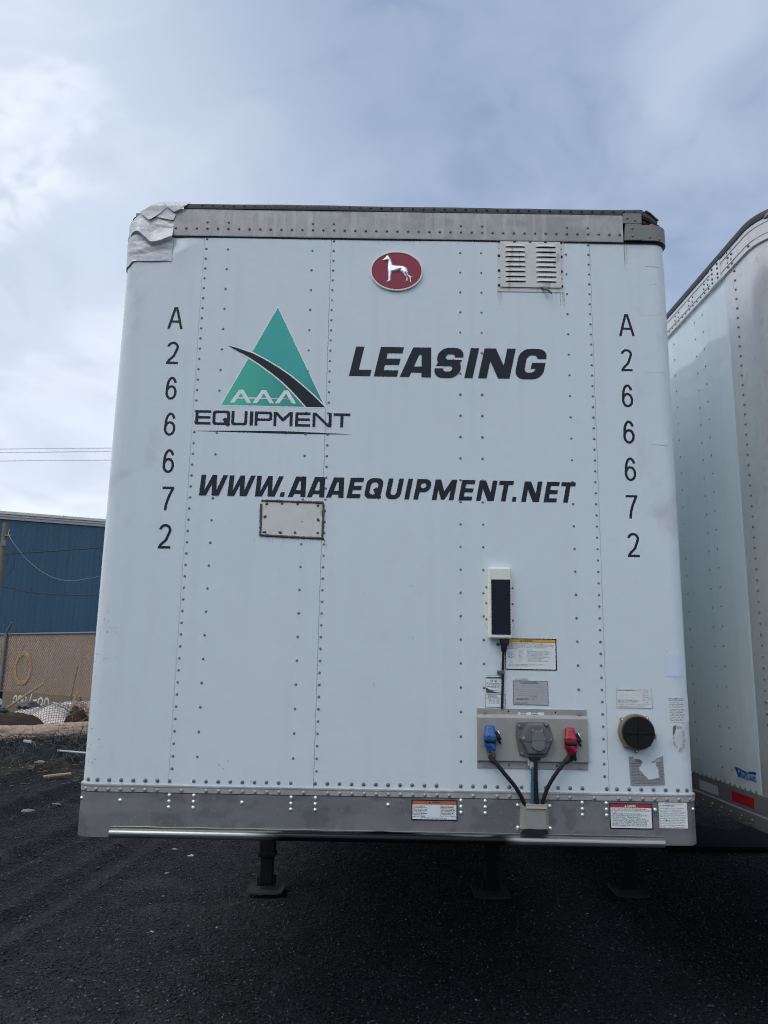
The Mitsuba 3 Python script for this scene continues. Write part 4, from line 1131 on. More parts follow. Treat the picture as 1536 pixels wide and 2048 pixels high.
# forms beside the document holder
k = lab(1.0070, 1.1600, -.1880, -.1100, .0002, 'label_white', 'white form with lines above the black canister')
part('outline', face(union_all([sbox(1.0070, -.1880, 1.1600, -.1869), sbox(1.0070, -.1880, 1.0081, -.1020), sbox(1.1590, -.1880, 1.1600, -.1020), sbox(1.0070, -.1112, 1.1600, -.1102), sbox(1.1180, -.1560, 1.1188, -.1105)]), .0006, .0009), 'ink_thin', parent=k)
small_print(1.0130, 1.1150, -.1165, -.1180, 1, .0034, .0006, k, 31, ragged=.05)
small_print(1.0120, 1.1150, -.1290, -.1440, 3, .0012, .0006, k, 32, 'label_grey', .02)
small_print(1.0120, 1.1160, -.1555, -.1650, 3, .0028, .0006, k, 33, 'ink_thin', .2)
small_print(1.0150, 1.1560, -.1745, -.1830, 2, .0024, .0006, k, 34, 'ink_thin', .2)
small_print(1.1220, 1.1560, -.1160, -.1640, 8, .0022, .0006, k, 35, 'ink_thin', .4)


def curved_sheet(s0, s1, v0, v1, off, thick=0.0004):
    return sheet(s_grid(s0, s1, 0.02), np.linspace(v0, v1, 6), off + thick, off)


k = part('label', curved_sheet(1.2285, XR + 0.01, -.2440, -.1400, .0002), 'label_white', 50, label='worn white form wrapped onto the right corner')
for v0_, v1_, n_, h_, sd_, cl_, rg_ in ((-.1465, -.1470, 1, .0045, 41, 'ink_thin', .02), (-.1535, -.1550, 1, .0048, 42, 'ink', .05), (-.1640, -.2390, 12, .0026, 43, 'ink_thin', .2)):
    gq = np.random.default_rng(sd_)
    bits = []
    for q in range(n_):
        bits += dashes(1.2320, 1.3050 - .07 * rg_ * gq.uniform(0, 1), v0_ + (v1_ - v0_) * q / max(n_ - 1, 1), h_, sd_ * 91 + q)
    part('small_print', wrapped(MultiPolygon(bits), .0007, .0010), cl_, kind='stuff', parent=k)
part('label', curved_sheet(1.2250, 1.3010, -.0520, .0430, .0002), 'pale_patch', 50, label='pale blank sticker near the right edge')
# torn notice below the canister
torn = Polygon([(1.0495, -.3896), (1.0600, -.3885), (1.0682, -.3905), (1.0750, -.4010), (1.0930, -.4080), (1.1073, -.4114), (1.1000, -.4250), (1.0913, -.4332), (1.0933, -.4452), (1.1060, -.4570), (1.1195, -.4710), (1.1314, -.4827), (1.1420, -.4800), (1.1565, -.4775), (1.1767, -.4723), (1.1725, -.4557), (1.1758, -.4413), (1.1666, -.4248), (1.1648, -.4104), (1.1397, -.4132), (1.1500, -.4080), (1.1628, -.4008), (1.1700, -.3950), (1.1859, -.3884), (1.1955, -.3860), (1.1970, -.4300), (1.1985, -.5030), (1.1500, -.5060), (1.0535, -.5092), (1.0500, -.4500)])
k = part('label', face(torn, .0002, .0007), 'label_grey', label='torn grey notice with its middle ripped out')
pr = []
for q in range(15):
    for b_ in dashes(1.0580, 1.1920, -.4130 - .0062 * q, .0022, 700 + q):
        pr += polys(b_.intersection(torn.buffer(-.003)))
part('small_print', face(MultiPolygon(pr), .0007, .0009), 'ink_thin', kind='stuff', parent=k)
part('torn_backing', face(Polygon([(1.0760, -.3990), (1.0960, -.4010), (1.1060, -.4090), (1.1010, -.4170), (1.0900, -.4130), (1.0800, -.4120)]), .0007, .0010), 'board_brown', parent=k)
part('torn_backing', face(Polygon([(1.1560, -.4060), (1.1800, -.3950), (1.1840, -.4080), (1.1700, -.4120)]), .0007, .0010), 'label_silver', parent=k)
res = []
for q in range(26):
    a_ = rng.uniform(0, 2 * np.pi)
    rx_, ry_ = .026 * rng.uniform(.75, 1.05), .052 * rng.uniform(.75, 1.05)
    cx, cy = 1.270 + rx_ * math.cos(a_), -.312 + ry_ * math.sin(a_)
    pts_ = [(cx + rng.uniform(.002, .006) * math.cos(t), cy + rng.uniform(.002, .009) * math.sin(t)) for t in np.linspace(0, 6.28, 9)[:-1]]
    res.append(Polygon(pts_).buffer(0))
part('glue_residue', wrapped(union_all(res), .0002, .0006), 'residue', kind='stuff', label='patchy glue residue of a removed sticker')
part('glue_residue', wrapped(Polygon([(1.2460, -.2600), (1.2570, -.2560), (1.2580, -.2700), (1.2500, -.2900), (1.2440, -.3010), (1.2430, -.2800)]), .0003, .0007), 'board_brown')
# scratches and chips in the paint
mk = []
for x_, v_, w_, h_ in ((.111, .322, .012, .003), (.1135, .0965, .011, .007), (-.046, -.1020, .003, .010), (.020, -.047, .003, .003), (-.10, .29, .004, .002), (.12, .21, .004, .003), (1.235, .055, .004, .004), (-.70, -.455, .006, .005), (-.66, -.44, .005, .004), (-.68, -.47, .007, .003), (-.56, -.519, .006, .003)):
    for q in range(5):
        cx, cy = x_ + rng.normal(0, w_ * .6), v_ + rng.normal(0, h_ * .8)
        mk.append(Polygon([(cx + w_ * .35 * rng.uniform(.3, 1) * math.cos(t), cy + h_ * .4 * rng.uniform(.3, 1) * math.sin(t)) for t in np.linspace(0, 6.28, 8)[:-1]]).buffer(0))
for q in range(34):
    cx, cy = XL + .02 + abs(rng.normal(0, .045)), rng.uniform(-.5, .55)
    w_, h_ = rng.uniform(.001, .009), rng.uniform(.0005, .0016)
    a_ = rng.normal(0, .25)
    mk.append(affinity.rotate(Polygon([(cx + w_ * math.cos(t) * rng.uniform(.5, 1), cy + h_ * math.sin(t) * rng.uniform(.4, 1)) for t in np.linspace(0, 6.28, 9)[:-1]]).buffer(0), math.degrees(a_), origin=(cx, cy)))
fs_ = []
for cx, cy, l_, dy_ in ((1.225, 1.888, .075, -.004), (1.19, 1.632, .10, .003), (1.20, 1.345, .09, .004), (1.21, .998, .08, -.008), (1.24, 1.79, .04, .005), (-1.22, .12, .05, -.004), (-1.20, .10, .03, -.012), (-1.24, -.02, .03, .004)):
    pts_ = bez([(cx, cy), (cx + l_ * .35, cy + dy_ * .2 + rng.normal(0, .0015)), (cx + l_ * .7, cy + dy_ * .8), (cx + l_, cy + dy_)], 6)
    fs_.append(LineString(pts_).buffer(.00055))
part('scratch', wrapped(union_all(fs_), -.0006, .0002), 'scratch_grey', kind='stuff')
part('paint_chip', wrapped(union_all(mk), -.0004, .0006), 'chip_mark', kind='stuff')

# thin rusty drips that ran from the vent's corners and down the right panel
dr_ = []
for x0_, v0_, n_, l_, w_ in ((.516, 1.742, 9, .10, .012), (.822, 1.742, 9, .09, .010), (1.128, 2.0, 5, .16, .006), (.757, 1.742, 4, .06, .012), (-.281, .52, 4, .05, .010), (-.42, .525, 5, .05, .10)):
    for q in range(n_):
        cx = x0_ + rng.normal(0, w_)
        l2 = l_ * rng.uniform(.35, 1.0)
        ww = rng.uniform(.0004, .0012)
        dr_.append(Polygon([(cx - ww, v0_), (cx + ww, v0_), (cx + ww * .6 + rng.normal(0, .0006), v0_ - l2 * .6), (cx + rng.normal(0, .0008), v0_ - l2), (cx - ww * .6, v0_ - l2 * .55)]).buffer(0))
part('drip_stain', wrapped(union_all(dr_), -.0008, .0012), 'drip', kind='stuff')

# orange warning, red danger, paper notice on the kick plate
KO = 0.0044
k = lab(.1225, .3165, -.6628, -.5800, KO, 'label_border', 'orange warning label on the kick plate')
part('field', face(sbox(.1270, -.6575, .3118, -.5985), KO + .0004, KO + .0007), 'label_white', parent=k)
part('header', face(sbox(.1270, -.5970, .3118, -.5845), KO + .0004, KO + .0007), 'label_orange', parent=k)
part('lettering', cat([words('WARNING', .0075, .2080, -.5942, KO + .0007, True, .036), face(Polygon([(.1940, -.5948), (.2035, -.5948), (.1987, -.5862)]), KO + .0007, KO + .0009)]), 'label_border', parent=k)
small_print(.1300, .1920, -.6070, -.6480, 8, .0030, KO + .0007, k, 51, 'ink_thin', .2)
small_print(.2450, .3090, -.6050, -.6450, 8, .0030, KO + .0007, k, 52, 'ink_thin', .15)
small_print(.1620, .2760, -.6535, -.6540, 1, .0030, KO + .0007, k, 53, 'ink_thin', .05)
k = lab(.9577, 1.1393, -.6825, -.5793, KO, 'label_border', 'red and white DANGER label on the kick plate')
part('field', face(sbox(.9620, -.6775, 1.1345, -.5965), KO + .0004, KO + .0007), 'label_white', parent=k)
part('header', face(sbox(.9620, -.5955, 1.1345, -.5830), KO + .0004, KO + .0007), 'label_red', parent=k)
part('lettering', cat([words('DANGER', .0080, 1.0330, -.5933, KO + .0007, True, .036), face(Polygon([(1.0215, -.5937), (1.0300, -.5937), (1.0258, -.5858)]), KO + .0007, KO + .0009)]), 'decal_white', parent=k)
dn = [('THIS TRAILER IS EQUIPPED WITH SPRING BRAKE', .1480), ('ACTUATORS FOR PARKING AND EMERGENCY BRAKING', .1620), ('DO NOT:', .0240), ('- OPERATE TRAILER WITH SPRING BRAKE', .1240), ('  ACTUATORS REMOVED OR WITH FORCE SPRINGS', .1500), ('  MECHANICALLY COMPRESSED', .1180), ('- MANUALLY COMPRESS SPRING FORCE SPRINGS', .1450), ('  UNLESS WHEELS ARE CHOCKED FRONT AND REAR', .1540), ('- ATTEMPT TO DISASSEMBLE BRAKE ACTUATORS', .1460), ('FAILURE TO HEED THIS WARNING CAN RESULT IN', .1480), ('PROPERTY DAMAGE, SERIOUS INJURY OR DEATH.', .1480)]
part('small_print', cat([words(t_.strip(), .0046, .9660, -.6045 - .0066 * q, KO + .0007, True, w_) for q, (t_, w_) in enumerate(dn)]), 'ink_thin', kind='stuff', parent=k)
k = lab(1.1655, 1.2850, -.6755, -.5730, KO, 'label_white', 'weathered white paper notice at the right end of the kick plate')
small_print(1.1900, 1.2720, -.5800, -.5805, 1, .0036, KO + .0004, k, 61, 'label_grey', .02)
small_print(1.1690, 1.2350, -.5880, -.5885, 1, .0042, KO + .0004, k, 62, 'ink_thin', .02)
small_print(1.1690, 1.2830, -.5980, -.6720, 12, .0028, KO + .0004, k, 63, 'label_grey', .2)
part('stain', face(Polygon([(1.189, -.6435), (1.196, -.6425), (1.201, -.6475), (1.196, -.6480)]), KO + .0004, KO + .0006), 'ink', parent=k)

# ---------------- connection plate with gladhands and socket
gp = [(.0, -.1990), (.0035, -.1990), (.0045, -.2000), (.0045, -.2240), (.0185, -.2365), (.0190, -.2385), (.0190, -.4130), (.0185, -.4150), (.0045, -.4215), (.0045, -.4470), (.0035, -.4480), (.0, -.4480)]
conn = part('connection_plate', profile(gp, .4012, .8730), 'galvanised', label='galvanised plate carrying the air and electric couplings')
for x_, v_ in ((.4350, -.2123), (.8426, -.2140), (.4351, -.4350), (.8428, -.4355)):
    part('bolt', cat([xf(trimesh.creation.cylinder(.0085, .006, sections=6), lambda v: np.stack([x_ + v[:, 0], FY - .0075 - v[:, 2], v_ + ZD + v[:, 1]], 1)), xf(trimesh.creation.cylinder(.0105, .002, sections=20), lambda v: np.stack([x_ + v[:, 0], FY - .0050 - v[:, 2], v_ + ZD + v[:, 1]], 1))]), 'rivet_strip', 30, parent=conn)
for x_, v_ in ((.5370, -.2115), (.7401, -.2121), (.5368, -.4340), (.7405, -.4340)):
    part('hole', face(Point(x_, v_).buffer(.0042, 8), .003, .0049), 'joint_and_shade_black', parent=conn)
k = lab(.5790, .6910, -.2262, -.2130, .0046, 'label_white', 'narrow white sticker on the connection plate')
small_print(.5880, .6180, -.2165, -.2230, 2, .0035, .0050, k, 71, 'ink_thin', .1)
small_print(.6350, .6650, -.2170, -.2230, 2, .0035, .0050, k, 72, 'ink_thin', .1)


def hull(balls, n=1):
    """Rounded solid round balls given as (x, off, v, radius) on the front wall."""
    b = [m3.Manifold.sphere(r_, 16).translate((x_, FY - o_, v_ + ZD)) for x_, o_, v_, r_ in balls]
    m = m3.Manifold.batch_hull(b).to_mesh()
    return trimesh.Trimesh(m.vert_properties[:, :3], m.tri_verts, process=False)


def gladhand(cx, cv, col, label, brassy):
    g = part('gladhand', cat([hull([(cx - .008, .030, cv + .047, .012), (cx + .010, .030, cv + .047, .012), (cx - .012, .046, cv + .012, .012), (cx + .012, .046, cv + .012, .012)]),
                              hull([(cx - .014, .046, cv + .012, .013), (cx + .014, .046, cv + .012, .013), (cx - .013, .040, cv - .020, .013), (cx + .013, .044, cv - .026, .013)]),
                              hull([(cx - .004, .032, cv - .028, .014), (cx + .011, .042, cv - .034, .012), (cx - .001, .026, cv - .052, .009)]),
                              hull([(cx + .004, .050, cv - .020, .010), (cx + .016, .050, cv - .036, .009)])]), col, 40, label=label)
    part('screw', domes([((cx - .002, FY - .041, cv + .046 + ZD), (0, -1, 0), .0055, .005)]), 'brass', 50, parent=g)
    part('screw', domes([((cx - .008, FY - .058, cv + .018 + ZD), (0, -1, 0), .0050, .004)]), 'brass', 50, parent=g)
    part('joint', hull([(cx - .014, .050, cv - .004, .0115), (cx + .014, .051, cv - .007, .0115)]), 'rubber', 40, parent=g)
    part('latch', cat([hull([(cx + .034, .048, cv + .034, .005), (cx + .038, .050, cv + .024, .005)])]), 'chrome', 50, parent=g)
    part('seal_flap', cat([hull([(cx + .030, .034, cv + .030, .006), (cx + .034, .042, cv + .006, .006), (cx + .046, .036, cv + .002, .004)]), hull([(cx + .036, .036, cv + .0, .005), (cx + .045, .034, cv - .016, .004)])]), 'rubber', 40, parent=g)
    part('fitting', cat([hull([(cx + .014, .040, cv - .050, .009), (cx + .018, .036, cv - .070, .008)]), hull([(cx + .002, .024, cv - .060, .010), (cx + .003, .022, cv - .074, .0095)])]), 'brass' if brassy else 'rubber', 40, parent=g)
    return g


gb = gladhand(.4515, -.3255, 'hand_blue', 'blue air coupling at the left of the plate', True)
gr = gladhand(.7925, -.3300, 'hand_red', 'red air coupling at the right of the plate', False)
hose = lambda pts, r_: tube(bez([(x_, FY - o_, v_ + ZD) for x_, o_, v_ in pts], 8), r_, 10)
part('air_hose', hose([(.4545, .022, -.392), (.4620, .030, -.408), (.4818, .036, -.4290), (.5155, .036, -.4680), (.5530, .032, -.5110), (.5760, .026, -.5450), (.5950, .018, -.5820), (.6010, .012, -.6050)], .0085), 'rubber', 50, parent=gb)
part('hose_collar', hose([(.4550, .023, -.394), (.4640, .031, -.411), (.4700, .034, -.418)], .0112), 'rubber', 50, parent=gb)
part('air_hose', hose([(.7920, .022, -.390), (.7820, .030, -.402), (.7589, .036, -.4240), (.7271, .036, -.4630), (.7000, .032, -.5060), (.6850, .026, -.5420), (.6745, .018, -.5780), (.6700, .012, -.6050)], .0085), 'rubber', 50, parent=gr)
part('hose_collar', hose([(.7950, .022, -.388), (.7800, .031, -.404), (.7690, .034, -.414)], .0118), 'rubber', 50, parent=gr)
# electric socket: flange, hexagonal housing, hinged lid


def hexblock(pts0, pts1, o0, o1):
    v0 = np.array([(x_, FY - o0, v_ + ZD) for x_, v_ in pts0])
    v1 = np.array([(x_, FY - o1, v_ + ZD) for x_, v_ in pts1])
    return trimesh.convex.convex_hull(np.vstack([v0, v1]))


fl = [(.5740, -.2530), (.6900, -.2515), (.7060, -.2590), (.7240, -.3180), (.6960, -.3900), (.6820, -.3985), (.6120, -.3975), (.6050, -.3930), (.5790, -.3890), (.5640, -.3100), (.5660, -.2640)]
sc = lambda pts, k_, c_: [(c_[0] + (x_ - c_[0]) * k_, c_[1] + (v_ - c_[1]) * k_) for x_, v_ in pts]
c0 = (.6450, -.3220)
sockt = part('socket', cat([hexblock(fl, fl, .019, .026), hexblock(fl, sc(fl, .97, c0), .026, .029)]), 'box_grey', 30, label='grey seven-way socket with a hinged lid')
hx = [(.6128, -.2623), (.6746, -.2613), (.7161, -.3168), (.6840, -.3782), (.6124, -.3794), (.5827, -.3191)]
c1 = (.6490, -.3200)
part('housing', cat([hexblock(sc(hx, 1.10, c1), hx, .026, .050), hexblock(hx, sc(hx, .985, c1), .050, .056), hexblock(sc(hx, .985, c1), sc(hx, .90, c1), .056, .058)]), 'box_grey', 30, parent=sockt)
part('cross_rib', cat([face(Polygon([(.5910, -.3120), (.6280, -.3120), (.6280, -.3290), (.5910, -.3270)]), .056, .0615), face(Polygon([(.6760, -.3120), (.7090, -.3120), (.7090, -.3290), (.6760, -.3290)]), .056, .0615)]), 'box_grey', parent=sockt)
lidp = Polygon([(.6290, -.3000), (.6350, -.2905), (.6690, -.2900), (.6740, -.3000), (.6790, -.3210), (.6790, -.3480), (.6720, -.3590), (.6550, -.3660), (.6390, -.3610), (.6285, -.3500), (.6275, -.3210)]).buffer(.002)
part('lid', cat([face(lidp, .058, .066), face(lidp.buffer(-.0025), .066, .0675), face(sbox(.6280, -.3225, .6790, -.3205), .066, .0690), face(sbox(.6330, -.3090, .6720, -.3175), .066, .0680)]), 'box_lid', parent=sockt)
part('hinge', cat([hull([(.6300, .062, -.2845, .0055), (.6300, .062, -.2910, .0050)]), hull([(.6690, .062, -.2845, .0055), (.6690, .062, -.2910, .0050)]), tube([(.630, FY - .064, -.2880 + ZD), (.669, FY - .064, -.2880 + ZD)], .0028, 8), face(rr(.6440, -.2905, .6560, -.2880, .001), .060, .0665)]), 'box_lid', 40, parent=sockt)
for x_, v_ in ((.5930, -.3170), (.7060, -.3195)):
    part('bolt', cat([domes([((x_, FY - .056, v_ + ZD), (0, -1, 0), .0072, .005)]), xf(trimesh.creation.cylinder(.0042, .005, sections=6), lambda v: np.stack([x_ + v[:, 0], FY - .0625 - v[:, 2], v_ + ZD + v[:, 1]], 1))]), 'rivet_strip', 40, parent=sockt)
for x_, v_ in ((.5775, -.2695), (.6910, -.2620), (.5885, -.3820)):
    part('lug', hull([(x_, .026, v_, .0085), (x_ + .004, .031, v_ - .003, .0060)]), 'box_grey', 40, parent=sockt)
part('wire_stub', cat([face(rr(.6130, -.4330, .6200, -.4060, .002), .022, .030), ]), 'lip_cream', parent=sockt)
part('connector', face(rr(.6215, -.4420, .6350, -.4150, .002), .020, .034), 'label_silver', parent=sockt)
part('boot', face(rr(.6180, -.4080, .6640, -.3960, .003), .019, .040), 'rubber', parent=sockt)
part('electric_cable', hose([(.6290, .026, -.4300), (.6325, .028, -.4500), (.6322, .022, -.5000), (.6315, .020, -.5500), (.6306, .016, -.6000)], .0078), 'cable_blue', 50, parent=sockt)
part('electric_cable', hose([(.6370, .024, -.4300), (.6385, .025, -.4600), (.6375, .018, -.5200), (.6375, .012, -.6000)], .0062), 'cable_blue', 50, parent=sockt)
part('electric_cable', hose([(.6440, .030, -.4020), (.6442, .032, -.4400), (.6450, .026, -.5000), (.6475, .022, -.5500), (.6500, .016, -.6050)], .0090), 'rubber', 50, parent=sockt)
# cable cover on the kick plate
cov = part('cable_cover', face(Polygon([(.5610, -.5760), (.7183, -.5765), (.7150, -.7040), (.5585, -.7025)]), 0.003, .0062), 'kick_steel', label='bolted steel cover over the cable entry')
chn = np.array([[(.5790, .0062), (.5930, .0230), (.6870, .0230), (.7010, .0062)], [(.5790, .0062), (.5930, .0230), (.6870, .0230), (.7010, .0062)]])
g0 = [(x_, FY - o_, -.5860 + ZD) for x_, o_ in chn[0]] + [(x_, FY - o_ * (1 if o_ < .01 else .9), -.6860 + ZD) for x_, o_ in chn[1]] + [(.5960, FY - .007, -.7000 + ZD), (.6840, FY - .007, -.7000 + ZD)]
part('channel', trimesh.convex.convex_hull(np.array(g0)), 'galvanised', parent=cov)
part('cream_lip', face(rr(.6045, -.6040, .6900, -.5868, .001), .0200, .0275), 'lip_cream', parent=cov)
part('lip_ridge', cat([face(sbox(.6055, -.5900, .6890, -.5872), .0275, .0290), face(sbox(.6055, -.6038, .6890, -.6010), .0275, .0290)]), 'lip_cream', parent=cov)
part('rubber_flap', cat([face(Polygon([(.5930, -.6880), (.6100, -.6840), (.6500, -.6860), (.6880, -.6850), (.6960, -.7010), (.6700, -.7120), (.6050, -.7110), (.5860, -.7040), (.5790, -.7060), (.5880, -.6960)]), .0080, .0240)]), 'rubber', parent=cov)

# ---------------- document canister
cxn, cvn = 1.0815, -.2870
cyl = lambda r_, o0, o1, sec=40, x_=cxn, v_=cvn: face(Point(x_, v_).buffer(r_, sec // 4), o0, o1)
can = part('canister', cat([cyl(.0755, 0, .022), cyl(.0735, .022, .034)]), 'tan_ring', 40, label='round black capped document canister on a tan ring')
part('cap', cat([cyl(.0665, .030, .052), cyl(.0645, .052, .055)]), 'lid_black', 40, parent=can)
part('cap_rib', cat([face(sbox(cxn - .062, cvn - .0035, cxn + .062, cvn + .0035), .055, .0600), face(sbox(cxn - .0035, cvn - .055, cxn + .0035, cvn + .055), .055, .0606), face(rr(cxn - .008, cvn - .008, cxn + .008, cvn + .008, .004), .055, .0612)]), 'lid_black', parent=can)
for x_, v_ in ((1.0232, -.2360), (1.1309, -.2285), (1.0326, -.3430), (1.0805, -.3660), (1.1400, -.3370)):
    part('lug', cat([hull([(x_, .010, v_, .0095), (x_ + (cxn - x_) * .15, .012, v_ + (cvn - v_) * .15, .010)])]), 'tan_ring', 40, parent=can)
    part('screw', domes([((x_, FY - .018, v_ + ZD), (0, -1, 0), .0045, .004)]), 'chrome_matt', 50, parent=can)
part('hinge', face(rr(1.1480, -.3150, 1.1600, -.2930, .003), .008, .034), 'tan_ring', parent=can)


# ---------------- landing gear, wheels
def landing_leg(x_, y_, parent_, zt, plate=0.148):
    p = lambda n_, m_, b_, sm=False: obj(n_, m_, b_, sm, parent_)
    leg = p('landing_leg', bx(x_ - .062, x_ + .062, y_ - .062, y_ + .062, .30, zt, .008), 'leg_black')
    obj('inner_leg', bx(x_ - .050, x_ + .050, y_ - .050, y_ + .050, .08, .34, .006), 'leg_black', False, leg)
    obj('collar', bx(x_ - .070, x_ + .070, y_ - .070, y_ + .070, .29, .32, .004), 'leg_black', False, leg)
    obj('shoe_pivot', bx(x_ - .075, x_ + .075, y_ - .035, y_ + .035, .055, .13, .006), 'leg_black', False, leg)
    n_ = 9
    u_ = np.linspace(-1, 1, n_)
    A, B = np.meshgrid(u_, u_, indexing='ij')
    z_ = .018 + .040 * np.maximum(np.abs(A) - .55, 0) ** 1.3 + .03 * np.maximum(B - .6, 0)
    P1 = np.stack([x_ + A * plate, y_ + B * .13, z_ + .012], -1)
    m_ = closed_sheet(P1, P1 - np.array([0, 0, .012]))
    obj('foot', m_, 'leg_plate', 30, leg)
    return leg


for x_ in (-.945, .905):
    landing_leg(x_, 6.80, TR, P_LO + ZD - .16)
part('gear_shaft', tube([(-.90, 6.80, .95), (.86, 6.80, .95)], .022, 8), 'leg_black', 50)
for x_ in (-.945, .905):
    part('gear_brace', tube([(x_, 6.85, .70), (x_, 7.75, 1.28)], .022, 6), 'leg_black', 50)
tyre = trimesh.creation.revolve(np.array([(.28, -.11), (.46, -.125), (.50, -.10), (.512, 0), (.50, .10), (.46, .125), (.28, .11), (.28, -.11)]), sections=36)
rimm = trimesh.creation.revolve(np.array([(0.0, -.02), (.20, -.03), (.28, -.09), (.285, .09), (.20, .03), (0.0, .02)]), sections=24)
to_x = lambda m_, x_, y_: xf(m_, lambda v: np.stack([x_ + v[:, 2], y_ + v[:, 0], .512 + v[:, 1]], 1))
for y_ in (FY + 12.4, FY + 13.65):
    part('axle', tube([(XL + .15, y_, .512), (XR - .15, y_, .512)], .065, 10), 'leg_black', 50)
    for x_ in (XL + .16, XL + .50, XR - .50, XR - .16):
        w_ = part('wheel', to_x(tyre, x_, y_), 'rubber', 40)
        obj('rim', to_x(rimm, x_, y_), 'galvanised', 40, w_)
# ------------------------------------------------------------------ neighbouring trailer
NT = thing('semi_trailer', 'neighbouring white trailer at the right edge with a blue VANGUARD mark', 'trailer')
TH = -0.0206
NX, NYc = 1.800, 3.560      # side wall at the start of the corner radius
RR = 0.25
DIR = np.array([math.sin(TH), math.cos(TH), 0])
NRM = np.array([-math.cos(TH), math.sin(TH), 0])
N0 = np.array([NX + (NYc - 3.17) * math.sin(TH), NYc, 0.0])


def npath(a, off=0.0):
    """a = metres back along the side from the corner; negative a runs round the corner and along the front."""
    a, off = np.broadcast_arrays(np.asarray(a, float), np.asarray(off, float))
    ang = np.clip(-a / RR, 0, math.pi / 2)
    fr = np.maximum(-a - RR * math.pi / 2, 0)
    C = N0 - NRM * RR
    n = NRM[None] * np.cos(ang.ravel())[:, None] - DIR[None] * np.sin(ang.ravel())[:, None]
    p = C[None] + n * (RR + off.ravel())[:, None] + DIR[None] * np.maximum(a.ravel(), 0)[:, None] - NRM[None] * fr.ravel()[:, None]
    return p.reshape(a.shape + (3,)), n.reshape(a.shape + (3,))


def nsheet(av, zv, o1, o0=-0.006):
    A, Zz = np.meshgrid(av, zv, indexing='ij')
    P1, _ = npath(A, np.broadcast_to(o1, A.shape))
    P0, _ = npath(A, np.broadcast_to(o0, A.shape))
    P1[..., 2] = P0[..., 2] = Zz + ZD
    m_ = closed_sheet(P1, P0)
    return m_


def npart(name, mesh, bsdf, smooth=False, kind=None, label=None, parent=NT):
    return obj(name, mesh, bsdf, smooth, parent, kind, label)


Ya = lambda y_: (y_ - NYc) / math.cos(TH)
arc_a = list(-np.linspace(0, RR * math.pi / 2, 13)[::-1])
front_a = [-RR * math.pi / 2 - 2.09, -RR * math.pi / 2 - 1.0]
SEAMN = Ya(3.797)
LENN = 15.5
zs = np.linspace(-.603, 2.037, 34)
av = np.arange(SEAMN + .002, SEAMN + 4.2, 0.025)
A, Zz = np.meshgrid(av, zs, indexing='ij')
ph = (A - Ya(4.157)) * 2 * np.pi / 0.415
rip = 0.00075 * np.cos(ph) * (0.7 + 0.6 * meshkit.noise(np.stack([A * 2.2, Zz * 1.6, A * 0], -1), 6)) + 0.0012 * (meshkit.fbm(np.stack([A * 1.7, Zz * 1.3, A * 0], -1), 2, 14) - 0.5)
sw = npart('side_wall', nsheet(av, zs, 0.0 + rip), 'side_paint', True)
npart('side_wall', nsheet([SEAMN + 4.21, LENN], [-.603, 2.037], 0.0), 'side_paint')
ca_ = np.array(front_a[1:] + arc_a + [0.1, SEAMN])
A, Zz = np.meshgrid(ca_, np.linspace(-.62, 2.037, 30), indexing='ij')
cornr = npart('corner_post', nsheet(ca_, np.linspace(-.62, 2.037, 30), 0.0042 + 0.002 * (meshkit.fbm(np.stack([A * 4, Zz * 1.4, A * 0], -1), 3, 5) - 0.5)), 'alloy', 50, label='silver rounded alloy corner post')
npart('front_wall', nsheet(front_a, [-.603, 2.037], 0.0), 'side_paint')
rvt = lambda y_, v_, r_=.0055, h_=.004, o_=0.0: (lambda pn: (np.array([pn[0][0], pn[0][1], v_ + ZD]), pn[1], r_, h_))(npath(Ya(y_), o_))
its = []
for k_ in range(10):
    for dy in (0.0, 0.107):
        y_ = 4.103 + 0.4165 * k_ + dy
        its += [rvt(y_, 1.963 - .1036 * q) for q in range(25)]
npart('rivets', domes(its), 'rivet_grey', True, 'stuff', parent=sw)
npart('rivets', domes([rvt(3.695, 2.015 - .0519 * q, .0062, .0062, .0045) for q in range(51)]), 'rivet_grey', True, 'stuff', parent=cornr)
# ribbed top rail: four ridges, then the black roof edge
ridge = []
vv_ = [2.037, 2.0385, 2.0480, 2.0500, 2.0690, 2.0715, 2.0990, 2.1015, 2.1270, 2.1295, 2.1530, 2.1545]
oo_ = [0.002, .0165, .0165, .0120, .0120, .0160, .0160, .0125, .0125, .0165, .0165, .002]
aa_ = np.array(front_a + arc_a + [0.1, SEAMN, 1.0, 3.0, LENN])
A, Vv = np.meshgrid(aa_, np.array(vv_[::-1]), indexing='ij')
O = np.broadcast_to(np.array(oo_[::-1])[None], A.shape)
P1, _ = npath(A, O)
P0, _ = npath(A, np.full_like(A, -.006))
P1[..., 2] = P0[..., 2] = Vv + ZD
nm_ = closed_sheet(P1, P0)
nm_.invert() if nm_.volume < 0 else None
nrail = npart('top_rail', nm_, 'alloy', 35)
vv_ = [2.150, 2.152, 2.170, 2.186, 2.188]
oo_ = [.010, .022, .026, .020, .004]
A, Vv = np.meshgrid(aa_, np.array(vv_[::-1]), indexing='ij')
O = np.broadcast_to(np.array(oo_[::-1])[None], A.shape)
P1, _ = npath(A, O)
P0, _ = npath(A, np.full_like(A, -.03))
P1[..., 2] = P0[..., 2] = Vv + ZD
nm_ = closed_sheet(P1, P0)
nm_.invert() if nm_.volume < 0 else None
npart('roof_edge', nm_, 'roof_black', 35)
its = []
for k_ in range(40):
    y_ = 3.98 + 0.0519 * k_
    its.append(rvt(y_, 2.060 if k_ % 4 else 2.060, .0055, .005, .0125))
    if k_ % 4 in (0, 1):
        its += [rvt(y_, 2.085, .0055, .005, .0160), rvt(y_, 2.114, .0055, .005, .0125)]
